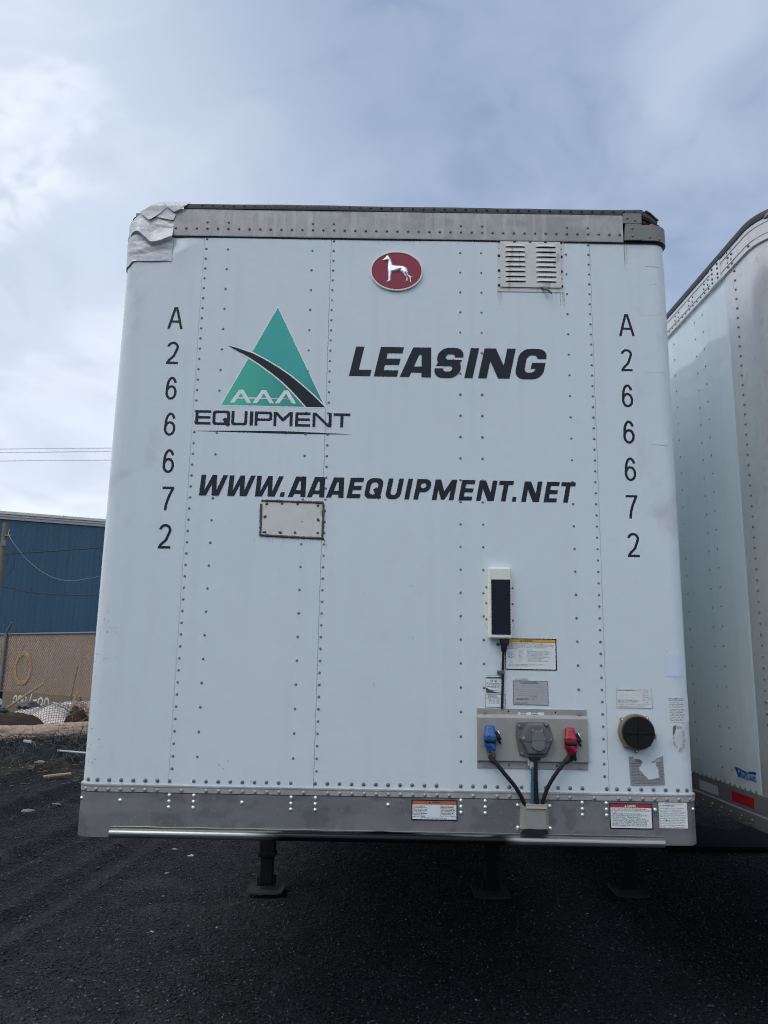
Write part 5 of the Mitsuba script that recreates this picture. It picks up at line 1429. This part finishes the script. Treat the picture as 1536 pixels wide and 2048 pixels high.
for a_ in (-.03, -.17, -.30):
    pn = npath(a_, .0125)
    its.append((np.array([pn[0][0], pn[0][1], 2.060 + ZD]), pn[1], .007, .006))
npart('rivets', domes(its), 'rivet_grey', True, 'stuff', parent=nrail)
spl = npart('splice_plate', nsheet([Ya(3.82), Ya(3.945)], [2.039, 2.157], .0195, .01), 'alloy')
for y_ in (3.850, 3.915):
    for v_ in (2.060, 2.083, 2.114, 2.140):
        npart('bolt', domes([rvt(y_, v_, .0075, .006, .0192)]), 'rivet_grey', 50, parent=spl)
for y_ in (3.70, 3.74):
    for v_ in (2.060, 2.085, 2.114, 2.140):
        npart('bolt', domes([rvt(y_, v_, .0065, .005, .0140)]), 'rivet_grey', 50, parent=nrail)
# base rail and its rivets
A, Vv = np.meshgrid(np.array(front_a + arc_a + [0.1, SEAMN, 1.0, 3.0, LENN]), np.array([-.5985, -.600, -.630, -.690, -.697, -.702, -.7600, -.7625]), indexing='ij')
O = np.broadcast_to(np.array([-.002, .0050, .0055, .0055, .011, .011, .009, -.002])[None], A.shape)
P1, _ = npath(A, O)
P0, _ = npath(A, np.full_like(A, -.006))
P1[..., 2] = P0[..., 2] = Vv + ZD
nm_ = closed_sheet(P1, P0)
nm_.invert() if nm_.volume < 0 else None
nb = npart('base_rail', nm_, 'kick_steel', 35)
npart('rivets', domes([rvt(3.86 + .0545 * q, -.5935, .0065, .005, .001) for q in range(40)] + [rvt(3.90 + .11 * q, -.728, .0075, .007, .010) for q in range(16)] + [rvt(3.92 + .11 * q, -.745, .0065, .006, .010) for q in range(16)]), 'rivet_grey', True, 'stuff', parent=nb)


def decal(g, off, thick=0.0006):
    """Outline in (y, v) laid on the neighbour's side wall; text runs towards the front, i.e. towards the viewer's right."""
    m_ = ext(g, thick)

    def fn(v):
        p, n = npath(Ya(v[:, 0]), off + v[:, 2])
        p[:, 2] = v[:, 1] + ZD
        return p
    out = xf(m_, fn)
    out.invert()
    return out


npart('reflector', decal(sbox(4.27, -.676, 4.50, -.628), .0058), 'refl_white', parent=nb, label='white reflective strip')
npart('reflector', decal(sbox(3.882, -.674, 4.112, -.624), .0058), 'refl_red', parent=nb, label='red reflective strip')
# blue maker's mark: slanted initial, capitals below a swept bar
ys0, ys1 = 4.058, 3.852
fx = lambda t: ys0 + (ys1 - ys0) * t
mk = [Polygon([(fx(-.08), -.504), (fx(-.08), -.5085), (fx(.02), -.5095), (fx(.50), -.521), (fx(.62), -.5175), (fx(1.0), -.5130), (fx(1.0), -.5000), (fx(.72), -.5030), (fx(.62), -.5110), (fx(.55), -.5130), (fx(.10), -.5030)])]
mk.append(Polygon([(fx(-.04), -.508), (fx(.08), -.508), (fx(.14), -.530), (fx(.20), -.517), (fx(.25), -.517), (fx(.17), -.548), (fx(.10), -.548)]))
lm = meshkit.text_mesh('ANGUARD', .026, 0.0006, True)
bb = lm.bounds


def logo_fn(v):
    t = .20 + (v[:, 0] - bb[0][0]) / (bb[1][0] - bb[0][0]) * .80
    p, n = npath(Ya(fx(t)), .0012 + v[:, 2])
    p[:, 2] = -.5485 + (v[:, 1] - bb[0][1]) / (bb[1][1] - bb[0][1]) * .0265 + ZD
    return p


ml = xf(lm, logo_fn)
npart('maker_mark', cat([decal(MultiPolygon([p for g_ in mk for p in polys(g_.buffer(0))]), .0012), ml]), 'logo_blue', label='blue VANGUARD mark')
# body volume, floor, landing gear, wheels
cr = lambda a0, a1, i0, i1, z0, z1: trimesh.convex.convex_hull(np.array([N0 + DIR * a_ - NRM * i_ + np.array([0, 0, z_]) for a_ in (a0, a1) for i_ in (i0, i1) for z_ in (z0, z1)]))
npart('roof', cr(-.2, LENN, .02, 2.57, 2.145 + ZD, 2.160 + ZD), 'roof_grey')
npart('floor', cr(-.2, LENN, .03, 2.56, -.66 + ZD, -.61 + ZD), 'under')
npart('side_wall', cr(-.1, LENN, 2.55, 2.59, -.70 + ZD, 2.15 + ZD), 'side_paint')
npart('rear_doors', cr(LENN, LENN + .05, 0, 2.59, -.74 + ZD, 2.15 + ZD), 'white_paint')
npart('kick_plate', cr(-.245, -.235, .26, 2.33, -.755 + ZD, -.605 + ZD), 'kick_steel')
for i_ in (.345, 2.22):
    p = N0 + DIR * 3.34 - NRM * i_
    landing_leg(p[0], p[1], NT, 1.20, .140)
for a_ in (12.2, 13.45):
    q0, q1 = N0 + DIR * a_ - NRM * .16, N0 + DIR * a_ - NRM * 2.43
    npart('axle', tube([(q0[0], q0[1], .512), (q1[0], q1[1], .512)], .065, 10), 'leg_black', 50)
    for i_ in (.16, .50, 2.09, 2.43):
        p = N0 + DIR * a_ - NRM * i_
        w_ = npart('wheel', to_x(tyre, p[0], p[1]), 'rubber', 40)
        obj('rim', to_x(rimm, p[0], p[1]), 'galvanised', 40, w_)

# dark rubber mat lying on the ground below the neighbour
g_ = [(3.05, 8.42), (4.9, 8.46), (5.2, 9.6), (4.45, 9.65), (3.98, 9.24), (3.55, 9.75), (3.0, 9.6)]
m_ = trimesh.creation.extrude_polygon(Polygon(g_), .03, engine='earcut')
m_.apply_translation((0, 0, .035))
tag(obj('rubber_mat', m_, 'mat_black'), 'flat black mat lying on the ground under the right trailer', 'mat')

# ------------------------------------------------------------------ background, left of the trailer
# chain-link fence with brown privacy screen; runs towards the yard's far corner
FA, FB = np.array([-21.0, 31.2]), np.array([-2.2, 15.65])
FD = (FB - FA) / np.linalg.norm(FB - FA)
FN = np.array([FD[1], -FD[0]])
FN = -FN if FN @ (-FA) < 0 else FN
FL = np.linalg.norm(FB - FA)
FH = 2.45


def fp(t, off=0.0, z=0.0):
    q = FA + FD * t + FN * off
    return np.array([q[0], q[1], z])


def fslab(t0, t1, z0, z1, o0, o1):
    return trimesh.convex.convex_hull(np.array([fp(t_, o_, z_) for t_ in (t0, t1) for o_ in (o0, o1) for z_ in (z0, z1)]))


t_post = (np.array([-11.30, 23.2]) - FA) @ FD + 0.13
fence = thing('chain_link_fence', 'brown screened chain link fence with grey posts in front of the blue building', 'fence')
obj('privacy_screen', fslab(0, FL, .12, FH - .03, -.03, -.02), 'screen', False, fence)
obj('top_rail', tube([fp(0, 0, FH), fp(FL * .4, 0, FH - .01), fp(FL, 0, FH)], .028, 8), 'post_grey', 50, fence)
ws = []
pitch = .125
nw = int(FL / pitch) + 50
for q in range(-45, nw):
    t0 = q * pitch
    for sgn in (1, -1):
        ta, tb = t0, t0 + sgn * (FH - .1)
        z0, z1 = .08, FH - .02
        if max(ta, tb) > FL or min(ta, tb) < 0:
            continue
        o_ = .012 if sgn > 0 else .004
        wv = .0120 if sgn > 0 else .0030
        a_, b_ = fp(ta, o_, z0), fp(tb, o_, z1)
        dx = np.array([FD[0], FD[1], 0]) * wv
        ws.append(np.array([a_ - dx, a_ + dx, b_ + dx, b_ - dx]))
V = np.vstack(ws)
Fq = (np.array([[0, 1, 2], [0, 2, 3]])[None] + (np.arange(len(ws)) * 4)[:, None, None]).reshape(-1, 3)
n_ = len(V)
V2 = V - np.array([FN[0], FN[1], 0]) * .004
obj('wire_mesh', trimesh.Trimesh(np.vstack([V, V2]), np.vstack([Fq, Fq[:, ::-1] + n_]), process=False), 'post_grey', False, fence, 'stuff')
for q in range(-2, 4):
    t_ = t_post + q * 7.0
    if 0 < t_ < FL:
        pk = obj('post', tube([fp(t_, .05, 0), fp(t_, .05, FH + .02)], .045, 10), 'post_grey', 50, fence)
        obj('arm', tube([fp(t_, .05, FH), fp(t_ + .30, .05, FH + .33)], [.028, .022], 8), 'post_grey', 50, pk)
for q in range(3):
    f_ = (q + 1) / 3.2
    pts = [fp(t_, .05 + .02 * f_, FH + .33 * f_ - .02 * math.sin(t_ * 1.16) ** 2) for t_ in np.linspace(0, FL, 40)]
    obj('barbed_wire', tube(pts, .0018, 4), 'wire_dark', False, fence)
# spray paint on the screen: an oval ring and part of another


def spray(cx_t, cz, rx, rz, w_, seed):
    g = np.random.default_rng(seed)
    tt_ = np.linspace(0, 2 * np.pi, 60)
    out = []
    for k_ in range(60):
        t_ = tt_[k_]
        out.append((cx_t + rx * math.cos(t_) * (1 + g.normal(0, .02)), cz + rz * math.sin(t_) * (1 + g.normal(0, .02))))
    ring = LineString(out + out[:1]).buffer(w_ / 2)
    dots = [Point(cx_t + rx * math.cos(a_) * g.normal(1, .12), cz + rz * math.sin(a_) * g.normal(1, .10)).buffer(g.uniform(.004, .012), 3) for a_ in g.uniform(0, 6.28, 120)]
    ring = ring.difference(union_all([Point(cx_t + rx * math.cos(a_) * g.normal(1, .08), cz + rz * math.sin(a_) * g.normal(1, .07)).buffer(g.uniform(.006, .020), 3) for a_ in g.uniform(0, 6.28, 260)]))
    return union_all([ring] + dots)


def on_fence(g, o0, o1):
    m_ = ext(g, o1 - o0)
    return xf(m_, lambda v: np.stack([fp_x(v[:, 0], o0 + v[:, 2])[:, 0], fp_x(v[:, 0], o0 + v[:, 2])[:, 1], v[:, 1]], 1))


def fp_x(t_, o_):
    return FA[None] + FD[None] * t_[:, None] + FN[None] * o_[:, None]


t_r = (np.array([-10.36, 22.45]) - FA) @ FD
obj('graffiti', on_fence(spray(t_r + .10, 1.48, .46, .41, .105, 3), .013, .018), 'graf_yellow', False, fence, label='sprayed yellow oval on the screen')
obj('graffiti', on_fence(spray(t_post - .72, 1.78, .40, .42, .08, 5), .013, .018), 'graf_yellow', False, fence)

# low board with white sprayed scrawl at the fence foot
bd = thing('board', 'brown low board with white sprayed scrawl at the foot of the fence', 'board')
tb0 = 12.98
obj('plank', fslab(tb0, tb0 + 4.6, .40, .84, .22, .26), 'board_brown', False, bd)
obj('support', fslab(tb0 + .05, tb0 + 4.5, 0.0, .40, .225, .255), 'board_brown', False, bd)
sc_ = []
S0 = 14.05
for pts in ([(0, .70), (.06, .78), (.12, .76), (.12, .60), (.06, .56), (.0, .60)], [(.20, .60), (.20, .76), (.27, .79), (.32, .75), (.32, .60)], [(.38, .60), (.38, .76), (.45, .79), (.50, .75), (.50, .60)], [(.62, .62), (.70, .86)], [(.78, .70), (.90, .71)], [(.96, .62), (.97, .74), (1.05, .79), (1.13, .74), (1.12, .62), (1.04, .58), (.96, .62)], [(1.20, .60), (1.21, .76), (1.28, .79), (1.34, .75), (1.35, .60)]):
    sc_.append(LineString([(S0 + x_ * 1.46, .52 + (z_ - .56) * 0.95) for x_, z_ in pts]).buffer(.026))
obj('scrawl', on_fence(MultiPolygon([p for g_ in sc_ for p in polys(g_)]), .261, .264), 'graf_white', False, bd)

# blue metal-clad building
WA, WB = np.array([-34.0, 40.5]), np.array([2.0, 55.5])
WD = (WB - WA) / np.linalg.norm(WB - WA)
WN = np.array([WD[1], -WD[0]])
WL = np.linalg.norm(WB - WA)
WH = 9.74
bld = thing('warehouse', 'dark blue ribbed metal warehouse with a pale roof trim behind the fence', 'building')
wp = lambda t_, o_, z_: np.array([*(WA + WD * t_ + WN * o_), z_])
rib = .305
pts_t, pts_o = [], []
t_ = 0.0
while t_ < WL:
    for dt, o_ in ((0, 0), (.13, 0), (.15, .012), (.20, .012), (.22, 0)):
        pts_t.append(t_ + dt)
        pts_o.append(o_)
    t_ += rib
A, Zz = np.meshgrid(np.array(pts_t), np.array([0.0, WH]), indexing='ij')
O = np.broadcast_to(np.array(pts_o)[:, None], A.shape)
P1 = np.stack([WA[0] + WD[0] * A + WN[0] * O, WA[1] + WD[1] * A + WN[1] * O, Zz], -1)
P0 = np.stack([WA[0] + WD[0] * A - WN[0] * .1, WA[1] + WD[1] * A - WN[1] * .1, Zz], -1)
obj('wall', closed_sheet(P1, P0), 'cladding', False, bld)
wslab = lambda t0, t1, o0, o1, z0, z1: trimesh.convex.convex_hull(np.array([wp(t_, o_, z_) for t_ in (t0, t1) for o_ in (o0, o1) for z_ in (z0, z1)]))
obj('wall', wslab(0, WL, -14, -.11, 0, WH - .05), 'cladding', False, bld)
obj('roof_trim', wslab(-.3, WL, .0, .10, WH - .02, WH + .14), 'trim_grey', False, bld)
obj('roof_trim', wslab(-.3, WL, .0, .14, WH + .145, WH + .27), 'trim_white', False, bld)
obj('gutter', wslab(-.3, WL, .0, .22, WH + .28, WH + .44), 'trim_white', False, bld)
obj('roof', trimesh.convex.convex_hull(np.array([wp(t_, o_, z_) for t_ in (-.3, WL) for o_, z_ in ((.1, WH + .45), (-7, WH + .9), (-14.2, WH + .45), (-14.2, WH + .2), (.1, WH + .40))])), 'roof_grey', False, bld)
for q in range(9):
    t_ = 3.0 + 4.1 * q
    obj('gutter_bracket', wslab(t_, t_ + .05, .22, .235, WH + .27, WH + .45), 'trim_grey', False, bld)

# utility pole and its wires
pole = thing('utility_pole', 'weathered wooden utility pole at the left edge before the blue wall', 'utility pole')
obj('shaft', tube([(-13.62, 27, 0), (-13.60, 27, 6.45)], [.11, .095], 12), 'timber', 50, pole)
obj('bracket', bx(-13.52, -13.34, 26.86, 27.0, 5.95, 6.02), 'post_grey', False, pole)
obj('bracket', bx(-13.58, -13.46, 26.84, 26.91, 5.6, 5.8), 'post_grey', False, pole)
obj('loop_wire', cat([tube(bez([(-13.38, 26.85, 5.9), (-13.10, 26.8, 5.5), (-13.05, 26.8, 4.9), (-13.25, 26.8, 4.55), (-13.45, 26.85, 4.7)], 8), .012, 5), tube(bez([(-13.35, 26.85, 5.6), (-13.28, 26.8, 5.2), (-13.34, 26.85, 4.9)], 6), .010, 5)]), 'wire_dark', 50, pole)
# faint overhead lines far behind
for (z0, z1), wh in (((18.05, 18.29), 'topmost'), ((17.76, 18.00), 'middle'), ((17.05, 17.29), 'lowest')):
    sl = (z1 - z0) / 9.2
    tag(obj('power_line', tube([(-60, 60, z0 - 28.7 * sl), (-31, 60, z0), (-22, 60, z1), (10, 60, z1 + 32 * sl)], .017, 4), 'wire_dark'), '%s of the three thin power lines crossing the pale sky' % wh, 'power line', 'overhead power lines')
tag(obj('cable', tube(bez([(-19.0, 30, 5.42), (-15.2, 30, 5.69), (-11.14, 30, 6.04), (-6.0, 30, 6.6)], 8), .022, 5), 'wire_dark', 50), 'thick dark cable crossing the blue wall from the pole', 'cable')
sag = bez([(-13.40, 26.9, 6.2), (-12.90, 26, 5.78), (-12.12, 26, 4.93), (-11.05, 26, 4.37), (-9.7, 26, 4.51), (-7.5, 26, 5.3)], 8)
tag(obj('cable', tube(sag, .008, 5), 'label_grey', 50), 'pale sagging cable looping down from the pole', 'cable')
tag(obj('cable', tube(bez([(-17.0, 28, 4.6), (-14.06, 28, 4.28), (-12.94, 28, 4.07), (-11.48, 28, 4.0), (-10.3, 28, 4.04), (-7.5, 28, 4.3)], 8), .016, 5), 'wire_dark', 50), 'lowest dark cable sagging across the blue wall', 'cable')

# debris heap along the fence


def mound(cx_, cy_, rx, ry, h_, ang, seed, amp=.25, nu=60, nv=30, zb=-.05):
    a_ = np.linspace(0, 2 * np.pi, nu)
    r_ = np.linspace(0, 1, nv)
    A, Rr = np.meshgrid(a_, r_, indexing='ij')
    x_, y_ = Rr * np.cos(A) * rx, Rr * np.sin(A) * ry
    z_ = h_ * np.maximum(1 - Rr ** 2, 0) ** .75
    nz = meshkit.fbm(np.stack([x_ * 2.0, y_ * 2.0, x_ * 0], -1), 5, seed) - .5
    z_ = zb + z_ * (1 + amp * 2 * nz) + .05 * nz
    ca, sa = math.cos(ang), math.sin(ang)
    Pm = np.stack([cx_ + x_ * ca - y_ * sa, cy_ + x_ * sa + y_ * ca, z_], -1)
    m_ = closed_sheet(Pm[:, 1:], Pm[:, 1:] * np.array([1, 1, 0]) + np.array([0, 0, zb - .05]))
    return Pm, m_


Pm, m_ = mound(-8.1, 16.45, 1.75, .8, .80, .12, 3, .18)
tag(obj('soil_heap', m_, 'soil', 40), 'dark brown soil heap at the left in front of the netted sheet', 'soil heap')
# pale sheet under dark netting
Pm, m_ = mound(-6.75, 17.4, 2.1, 1.15, .94, .30, 8, .22, 90, 46)
nets = thing('netted_sheet', 'pinkish crumpled sheet under dark square netting beside the fence', 'sheet')
obj('sheet', m_, 'cloth', 40, nets)
x_g, y_g = Pm[..., 0], Pm[..., 1]
from scipy.interpolate import LinearNDInterpolator
itp = LinearNDInterpolator(Pm.reshape(-1, 3)[:, :2], Pm.reshape(-1, 3)[:, 2])
lines_ = []
for ang in (.35, .35 + math.pi / 2):
    d_ = np.array([math.cos(ang), math.sin(ang)])
    e_ = np.array([-d_[1], d_[0]])
    for o_ in np.arange(-2.2, 2.2, .05):
        q = np.array([-6.75, 17.4])[None] + d_[None] * np.linspace(-2.3, 2.3, 60)[:, None] + e_[None] * (o_ + .03 * np.sin(np.linspace(0, 9, 60) + o_ * 3))[:, None]
        z_ = itp(q)
        ok = ~np.isnan(z_)
        if ok.sum() > 3:
            lines_.append(tube(np.column_stack([q[ok], z_[ok] + .008]), .0036, 3, False))
obj('netting', cat(lines_), 'net_brown', False, nets, 'stuff')
obj('strap', tube(bez([(-6.86, 16.62, .84), (-6.62, 16.58, .74), (-6.52, 16.55, .55), (-6.50, 16.5, .40)], 6), .012, 5), 'label_green', 50, nets)
# long straw roll


def roll(p0, p1, r_, seed, name, bs, label, n=70, ns=22, category='roll'):
    t_ = np.linspace(0, 1, n)
    a_ = np.linspace(0, 2 * np.pi, ns)
    p0, p1 = np.array(p0), np.array(p1)
    ax = (p1 - p0) / np.linalg.norm(p1 - p0)
    u_ = np.cross(ax, [0, 0, 1.0])
    u_ /= np.linalg.norm(u_)
    w_ = np.cross(u_, ax)
    Tt, Aa = np.meshgrid(t_, a_, indexing='ij')
    nz = meshkit.fbm(np.stack([Tt * 9, np.cos(Aa) * 1.3 + 3, np.sin(Aa) * 1.3 + 3], -1), 4, seed) - .5
    rad = r_ * (1 + .75 * nz) * np.minimum(1, .25 + 6 * np.minimum(Tt, 1 - Tt))
    Pm = p0 + (p1 - p0) * Tt[..., None] + u_ * (rad * np.cos(Aa))[..., None] + w_ * (rad * np.sin(Aa) * .85)[..., None]
    m_ = trimesh.Trimesh(*grid_faces(Pm), process=False)
    m_.invert() if m_.volume < 0 else None
    k_ = thing(name, label, category)
    obj('core', m_, bs, 50, k_)
    return k_, Pm


def grid_faces(Pm):
    n_, m_ = Pm.shape[:2]
    I_ = np.arange(n_ * m_).reshape(n_, m_)
    a_, b_, c_, d_ = I_[:-1, :-1].ravel(), I_[1:, :-1].ravel(), I_[1:, 1:].ravel(), I_[:-1, 1:].ravel()
    return Pm.reshape(-1, 3), np.vstack([np.stack([a_, b_, c_], 1), np.stack([a_, c_, d_], 1)])


kr, Pm = roll((-9.6, 14.9, .20), (-4.6, 17.2, .34), .25, 4, 'straw_roll', 'straw', 'long brown netted straw roll lying across the heap')
gq = np.random.default_rng(61)


def on_roll(tq, aq):
    i_, j_ = np.clip(tq, 0, 68), np.mod(aq, 21)
    i0, j0 = i_.astype(int), j_.astype(int)
    fi, fj = (i_ - i0)[:, None], (j_ - j0)[:, None]
    return (Pm[i0, j0] * (1 - fi) + Pm[i0 + 1, j0] * fi) * (1 - fj) + (Pm[i0, j0 + 1] * (1 - fi) + Pm[i0 + 1, j0 + 1] * fi) * fj


nl = []
for q in range(150):
    u_ = np.linspace(0, 1, 14)
    t0 = gq.uniform(1, 66)
    nl.append(tube(on_roll(t0 + u_ * gq.uniform(-2.5, 2.5) + .4 * np.sin(u_ * 9 + q), 2 + u_ * 17), .003, 3, False))
for q in range(26):
    u_ = np.linspace(0, 1, 40)
    nl.append(tube(on_roll(2 + u_ * 64, gq.uniform(0, 21) + gq.uniform(-3, 3) * u_ + .5 * np.sin(u_ * 20 + q)), .003, 3, False))
obj('netting', cat(nl), 'net_brown', False, kr, 'stuff')
roll((-9.0, 15.2, .35), (-6.4, 16.2, .33), .16, 12, 'straw_roll', 'straw', 'shorter straw roll lying behind the long one')
Pm, m_ = mound(-6.42, 16.75, .48, .36, .84, .3, 17, .7)
tag(obj('straw_bale', m_, 'soil', 40), 'dark ragged straw clump right of the netted sheet', 'straw clump')
g = np.random.default_rng(8)
sd = []
for q in range(260):
    a_, r_ = g.uniform(0, 2 * np.pi), g.uniform(0, .95)
    c_ = np.array([-6.42 + .48 * r_ * math.cos(a_), 16.75 + .36 * r_ * math.sin(a_), .84 * (1 - r_ ** 2) ** .75])
    dr_ = np.array([g.normal(0, 1), g.normal(0, 1), g.normal(0, .5)])
    dr_ /= np.linalg.norm(dr_)
    l_ = g.uniform(.06, .22)
    sd.append(tube(bez([c_, c_ + dr_ * l_ * .5 + np.array([0, 0, g.uniform(0, .04)]), c_ + dr_ * l_], 2), .0035, 3, False))
tag(obj('loose_straw', cat(sd), 'straw'), 'loose brown straw sticking out of the dark clump', 'straw', kind='stuff')
# black netting bundle with stray strands
Pm, m_ = mound(-6.1, 15.1, 2.5, .62, .30, .62, 23, .5, 220, 50)
vn_ = np.array(m_.vertices)
vn_[:, 2] += np.where(vn_[:, 2] > .02, .09 * (meshkit.fbm(vn_ * np.array([7, 7, 2]), 4, 31) - .5), 0)
m_ = trimesh.Trimesh(vn_, m_.faces, process=False)
nb_ = thing('netting_bundle', 'black tangled netting bundle along the front of the heap', 'netting')
obj('bundle', m_, 'net_dark', 35, nb_)
g = np.random.default_rng(5)
sd = []
ca, sa = math.cos(.62), math.sin(.62)
for q in range(1800):
    u_, v_ = g.uniform(-2.6, 2.4), g.normal(0, .42)
    h_ = max(.30 * max(1 - (u_ / 2.5) ** 2, 0) ** .75 * max(1 - (v_ / .62) ** 2, 0) ** .5, .02)
    c_ = np.array([-6.1 + u_ * ca - v_ * sa, 15.1 + u_ * sa + v_ * ca, h_])
    l_ = g.uniform(.08, .34)
    dr_ = np.array([g.normal(0, 1), g.normal(0, 1), g.normal(0, .4)])
    dr_ /= np.linalg.norm(dr_)
    pts = [c_, c_ + dr_ * l_ * .5 + np.array([0, 0, g.uniform(.0, .09)]), c_ + dr_ * l_ + np.array([0, 0, g.uniform(-.05, .05)])]
    sd.append(tube(bez(pts, 3), g.uniform(.003, .007), 3, False))
obj('strands', cat(sd[::2]), 'net_dark', False, nb_, 'stuff')
obj('strands', cat(sd[1::2]), 'strand_grey', False, nb_, 'stuff')
sd = []
for q in range(60):
    c_ = np.array([-7.0 + g.normal(0, .5), 13.9 + g.normal(0, .35), .05])
    dr_ = np.array([g.normal(0, 1), g.normal(0, 1), .25])
    dr_ /= np.linalg.norm(dr_)
    l_ = g.uniform(.1, .5)
    sd.append(tube(bez([c_, c_ + dr_ * l_ * .6 + np.array([0, 0, .06]), c_ + dr_ * l_], 3), .003, 3, False))
tag(obj('dry_stalks', cat(sd), 'strand_grey'), 'wispy pale dry stalks at the near end of the netting', 'dry stalks', kind='stuff')


def stick(name, p0, p1, w_, h_, bs, label, category, group=None):
    p0, p1 = np.array(p0), np.array(p1)
    ax = p1 - p0
    L_ = np.linalg.norm(ax)
    m_ = bx(-L_ / 2, L_ / 2, -w_ / 2, w_ / 2, -h_ / 2, h_ / 2, min(w_, h_) * .12)
    ax = ax / L_
    u_ = np.cross([0, 0, 1.0], ax)
    u_ /= np.linalg.norm(u_)
    R_ = np.column_stack([ax, u_, np.cross(ax, u_)])
    tag(obj(name, xf(m_, lambda v: v @ R_.T + (p0 + p1) / 2), bs), label, category, group)


stick('wood_plank', (-8.95, 18.45, .52), (-8.05, 18.55, 1.20), .09, .045, 'wood_pale', 'pale wooden plank leaning on the heap before the scrawled board', 'plank')
stick('wood_stake', (-7.05, 17.75, .85), (-6.95, 17.75, 1.62), .022, .022, 'board_brown', 'tall thin brown stake standing behind the netted sheet', 'stake')
stick('wood_stake', (-6.72, 17.0, .72), (-6.62, 17.0, 1.12), .03, .03, 'wood_pale', 'short thin stake sticking out of the netted sheet', 'stake')
stick('black_post', (-9.12, 18.7, 0), (-9.10, 18.7, 1.0), .085, .085, 'leg_black', 'short black post below the fence post', 'post')
tag(obj('plastic_pipe', tube([(-5.95, 14.62, .16), (-5.0, 14.40, .13)], .020, 10), 'label_silver', 50), 'thin pale plastic pipe lying at the right end of the netting', 'pipe')
stick('plastic_strip', (-6.42, 14.25, .36), (-6.28, 14.25, .34), .06, .04, 'label_silver', 'small white plastic strip on the black netting', 'strip')
stick('wood_scrap', (-5.16, 12.25, .06), (-4.86, 12.52, .07), .055, .03, 'wood_pale', 'pale split wood scrap lying on the black ground left of the trailer', 'wood scrap')


def lump(name, c_, r_, bs, label, category, seed, sq=.6):
    m_ = trimesh.creation.icosphere(3, 1.0)
    nz = meshkit.fbm(m_.vertices * 1.7 + seed, 3, seed) - .5
    v = m_.vertices * (1 + .7 * nz)[:, None] * np.array(r_)
    v[:, 2] *= 1
    tag(obj(name, trimesh.Trimesh(v + np.array(c_), m_.faces, process=False), bs, 40), label, category)


lump('plastic_bag', (-8.02, 17.9, .70), (.24, .22, .13), 'bag_black', 'black plastic bag on the heap under the scrawled board', 'plastic bag', 2)
lump('plastic_bag', (-7.62, 18.3, .64), (.20, .2, .12), 'bag_black', 'smaller black bag behind the netted sheet', 'plastic bag', 5)
lump('plastic_bag', (-8.75, 17.6, .58), (.36, .3, .17), 'bag_black', 'black bag by the short black post', 'plastic bag', 9)
lump('plastic_bag', (-9.0, 16.9, .42), (.40, .3, .15), 'bag_black', 'flat black bag at the left edge of the heap', 'plastic bag', 14)
lump('bucket_lid', (-8.92, 18.2, .76), (.12, .1, .12), 'plastic_white', 'white plastic jug by the short black post', 'jug', 19)
# small litter
for q, (x_, y_, s_, bs, lb, ct) in enumerate(((-6.05, 14.15, .13, 'stone_grey', 'flat grey stone before the netting bundle', 'stone'), (-1.90, 7.30, .02, 'residue', 'white paper scrap nearest the nose of the trailer, left', 'paper scrap'), (-1.84, 7.92, .034, 'residue', 'pale crumpled scrap on the ground near the left landing leg', 'scrap'), (-2.06, 8.15, .03, 'chip_pale', 'tiny white pebble left of the landing leg', 'pebble'), (-4.45, 10.2, .11, 'stone_grey', 'grey flat stone in the tyre rut', 'stone'), (-4.1, 10.2, .06, 'stone_grey', 'pale stone beside the flat grey one in the rut', 'stone'), (-3.35, 9.1, .06, 'chip_pale', 'small pale scrap lying nearest the left trailer edge', 'scrap'), (-1.60, 5.85, .018, 'chip_pale', 'pale chip alone on the near left ground', 'chip'))):
    m_ = trimesh.creation.icosphere(1, 1.0)
    gq = np.random.default_rng(40 + q)
    v = m_.vertices * gq.uniform(.6, 1.2, (len(m_.vertices), 1)) * np.array([s_, s_ * .45, s_ * .28])
    an = gq.uniform(-.5, .5)
    v = np.stack([v[:, 0] * math.cos(an) - v[:, 1] * math.sin(an), v[:, 0] * math.sin(an) + v[:, 1] * math.cos(an), v[:, 2]], 1)
    tag(obj({'stone': 'stone', 'paper scrap': 'paper_scrap', 'scrap': 'scrap', 'pebble': 'pebble', 'chip': 'stone_chip'}[ct], trimesh.Trimesh(v + np.array([x_, y_, float(ground_z(x_, y_)) + s_ * .12]), m_.faces, process=False), bs, False), lb, ct)
wd = []
g = np.random.default_rng(77)
for q in range(150):
    x_, y_ = g.normal(-5.3, .8), g.normal(12.9, .8)
    l_ = g.uniform(.02, .11)
    a_ = g.uniform(0, 3.14)
    m_ = bx(-l_ / 2, l_ / 2, -.008, .008, -.004, .004)
    wd.append(xf(m_, lambda v: np.stack([x_ + v[:, 0] * math.cos(a_) - v[:, 1] * math.sin(a_), y_ + v[:, 0] * math.sin(a_) + v[:, 1] * math.cos(a_), v[:, 2] + float(ground_z(x_, y_)) + .012], 1)))
tag(obj('wood_chips', cat(wd), 'leaf_dry'), 'scattered wood splinters on the ground before the heap', 'wood chips', kind='stuff')
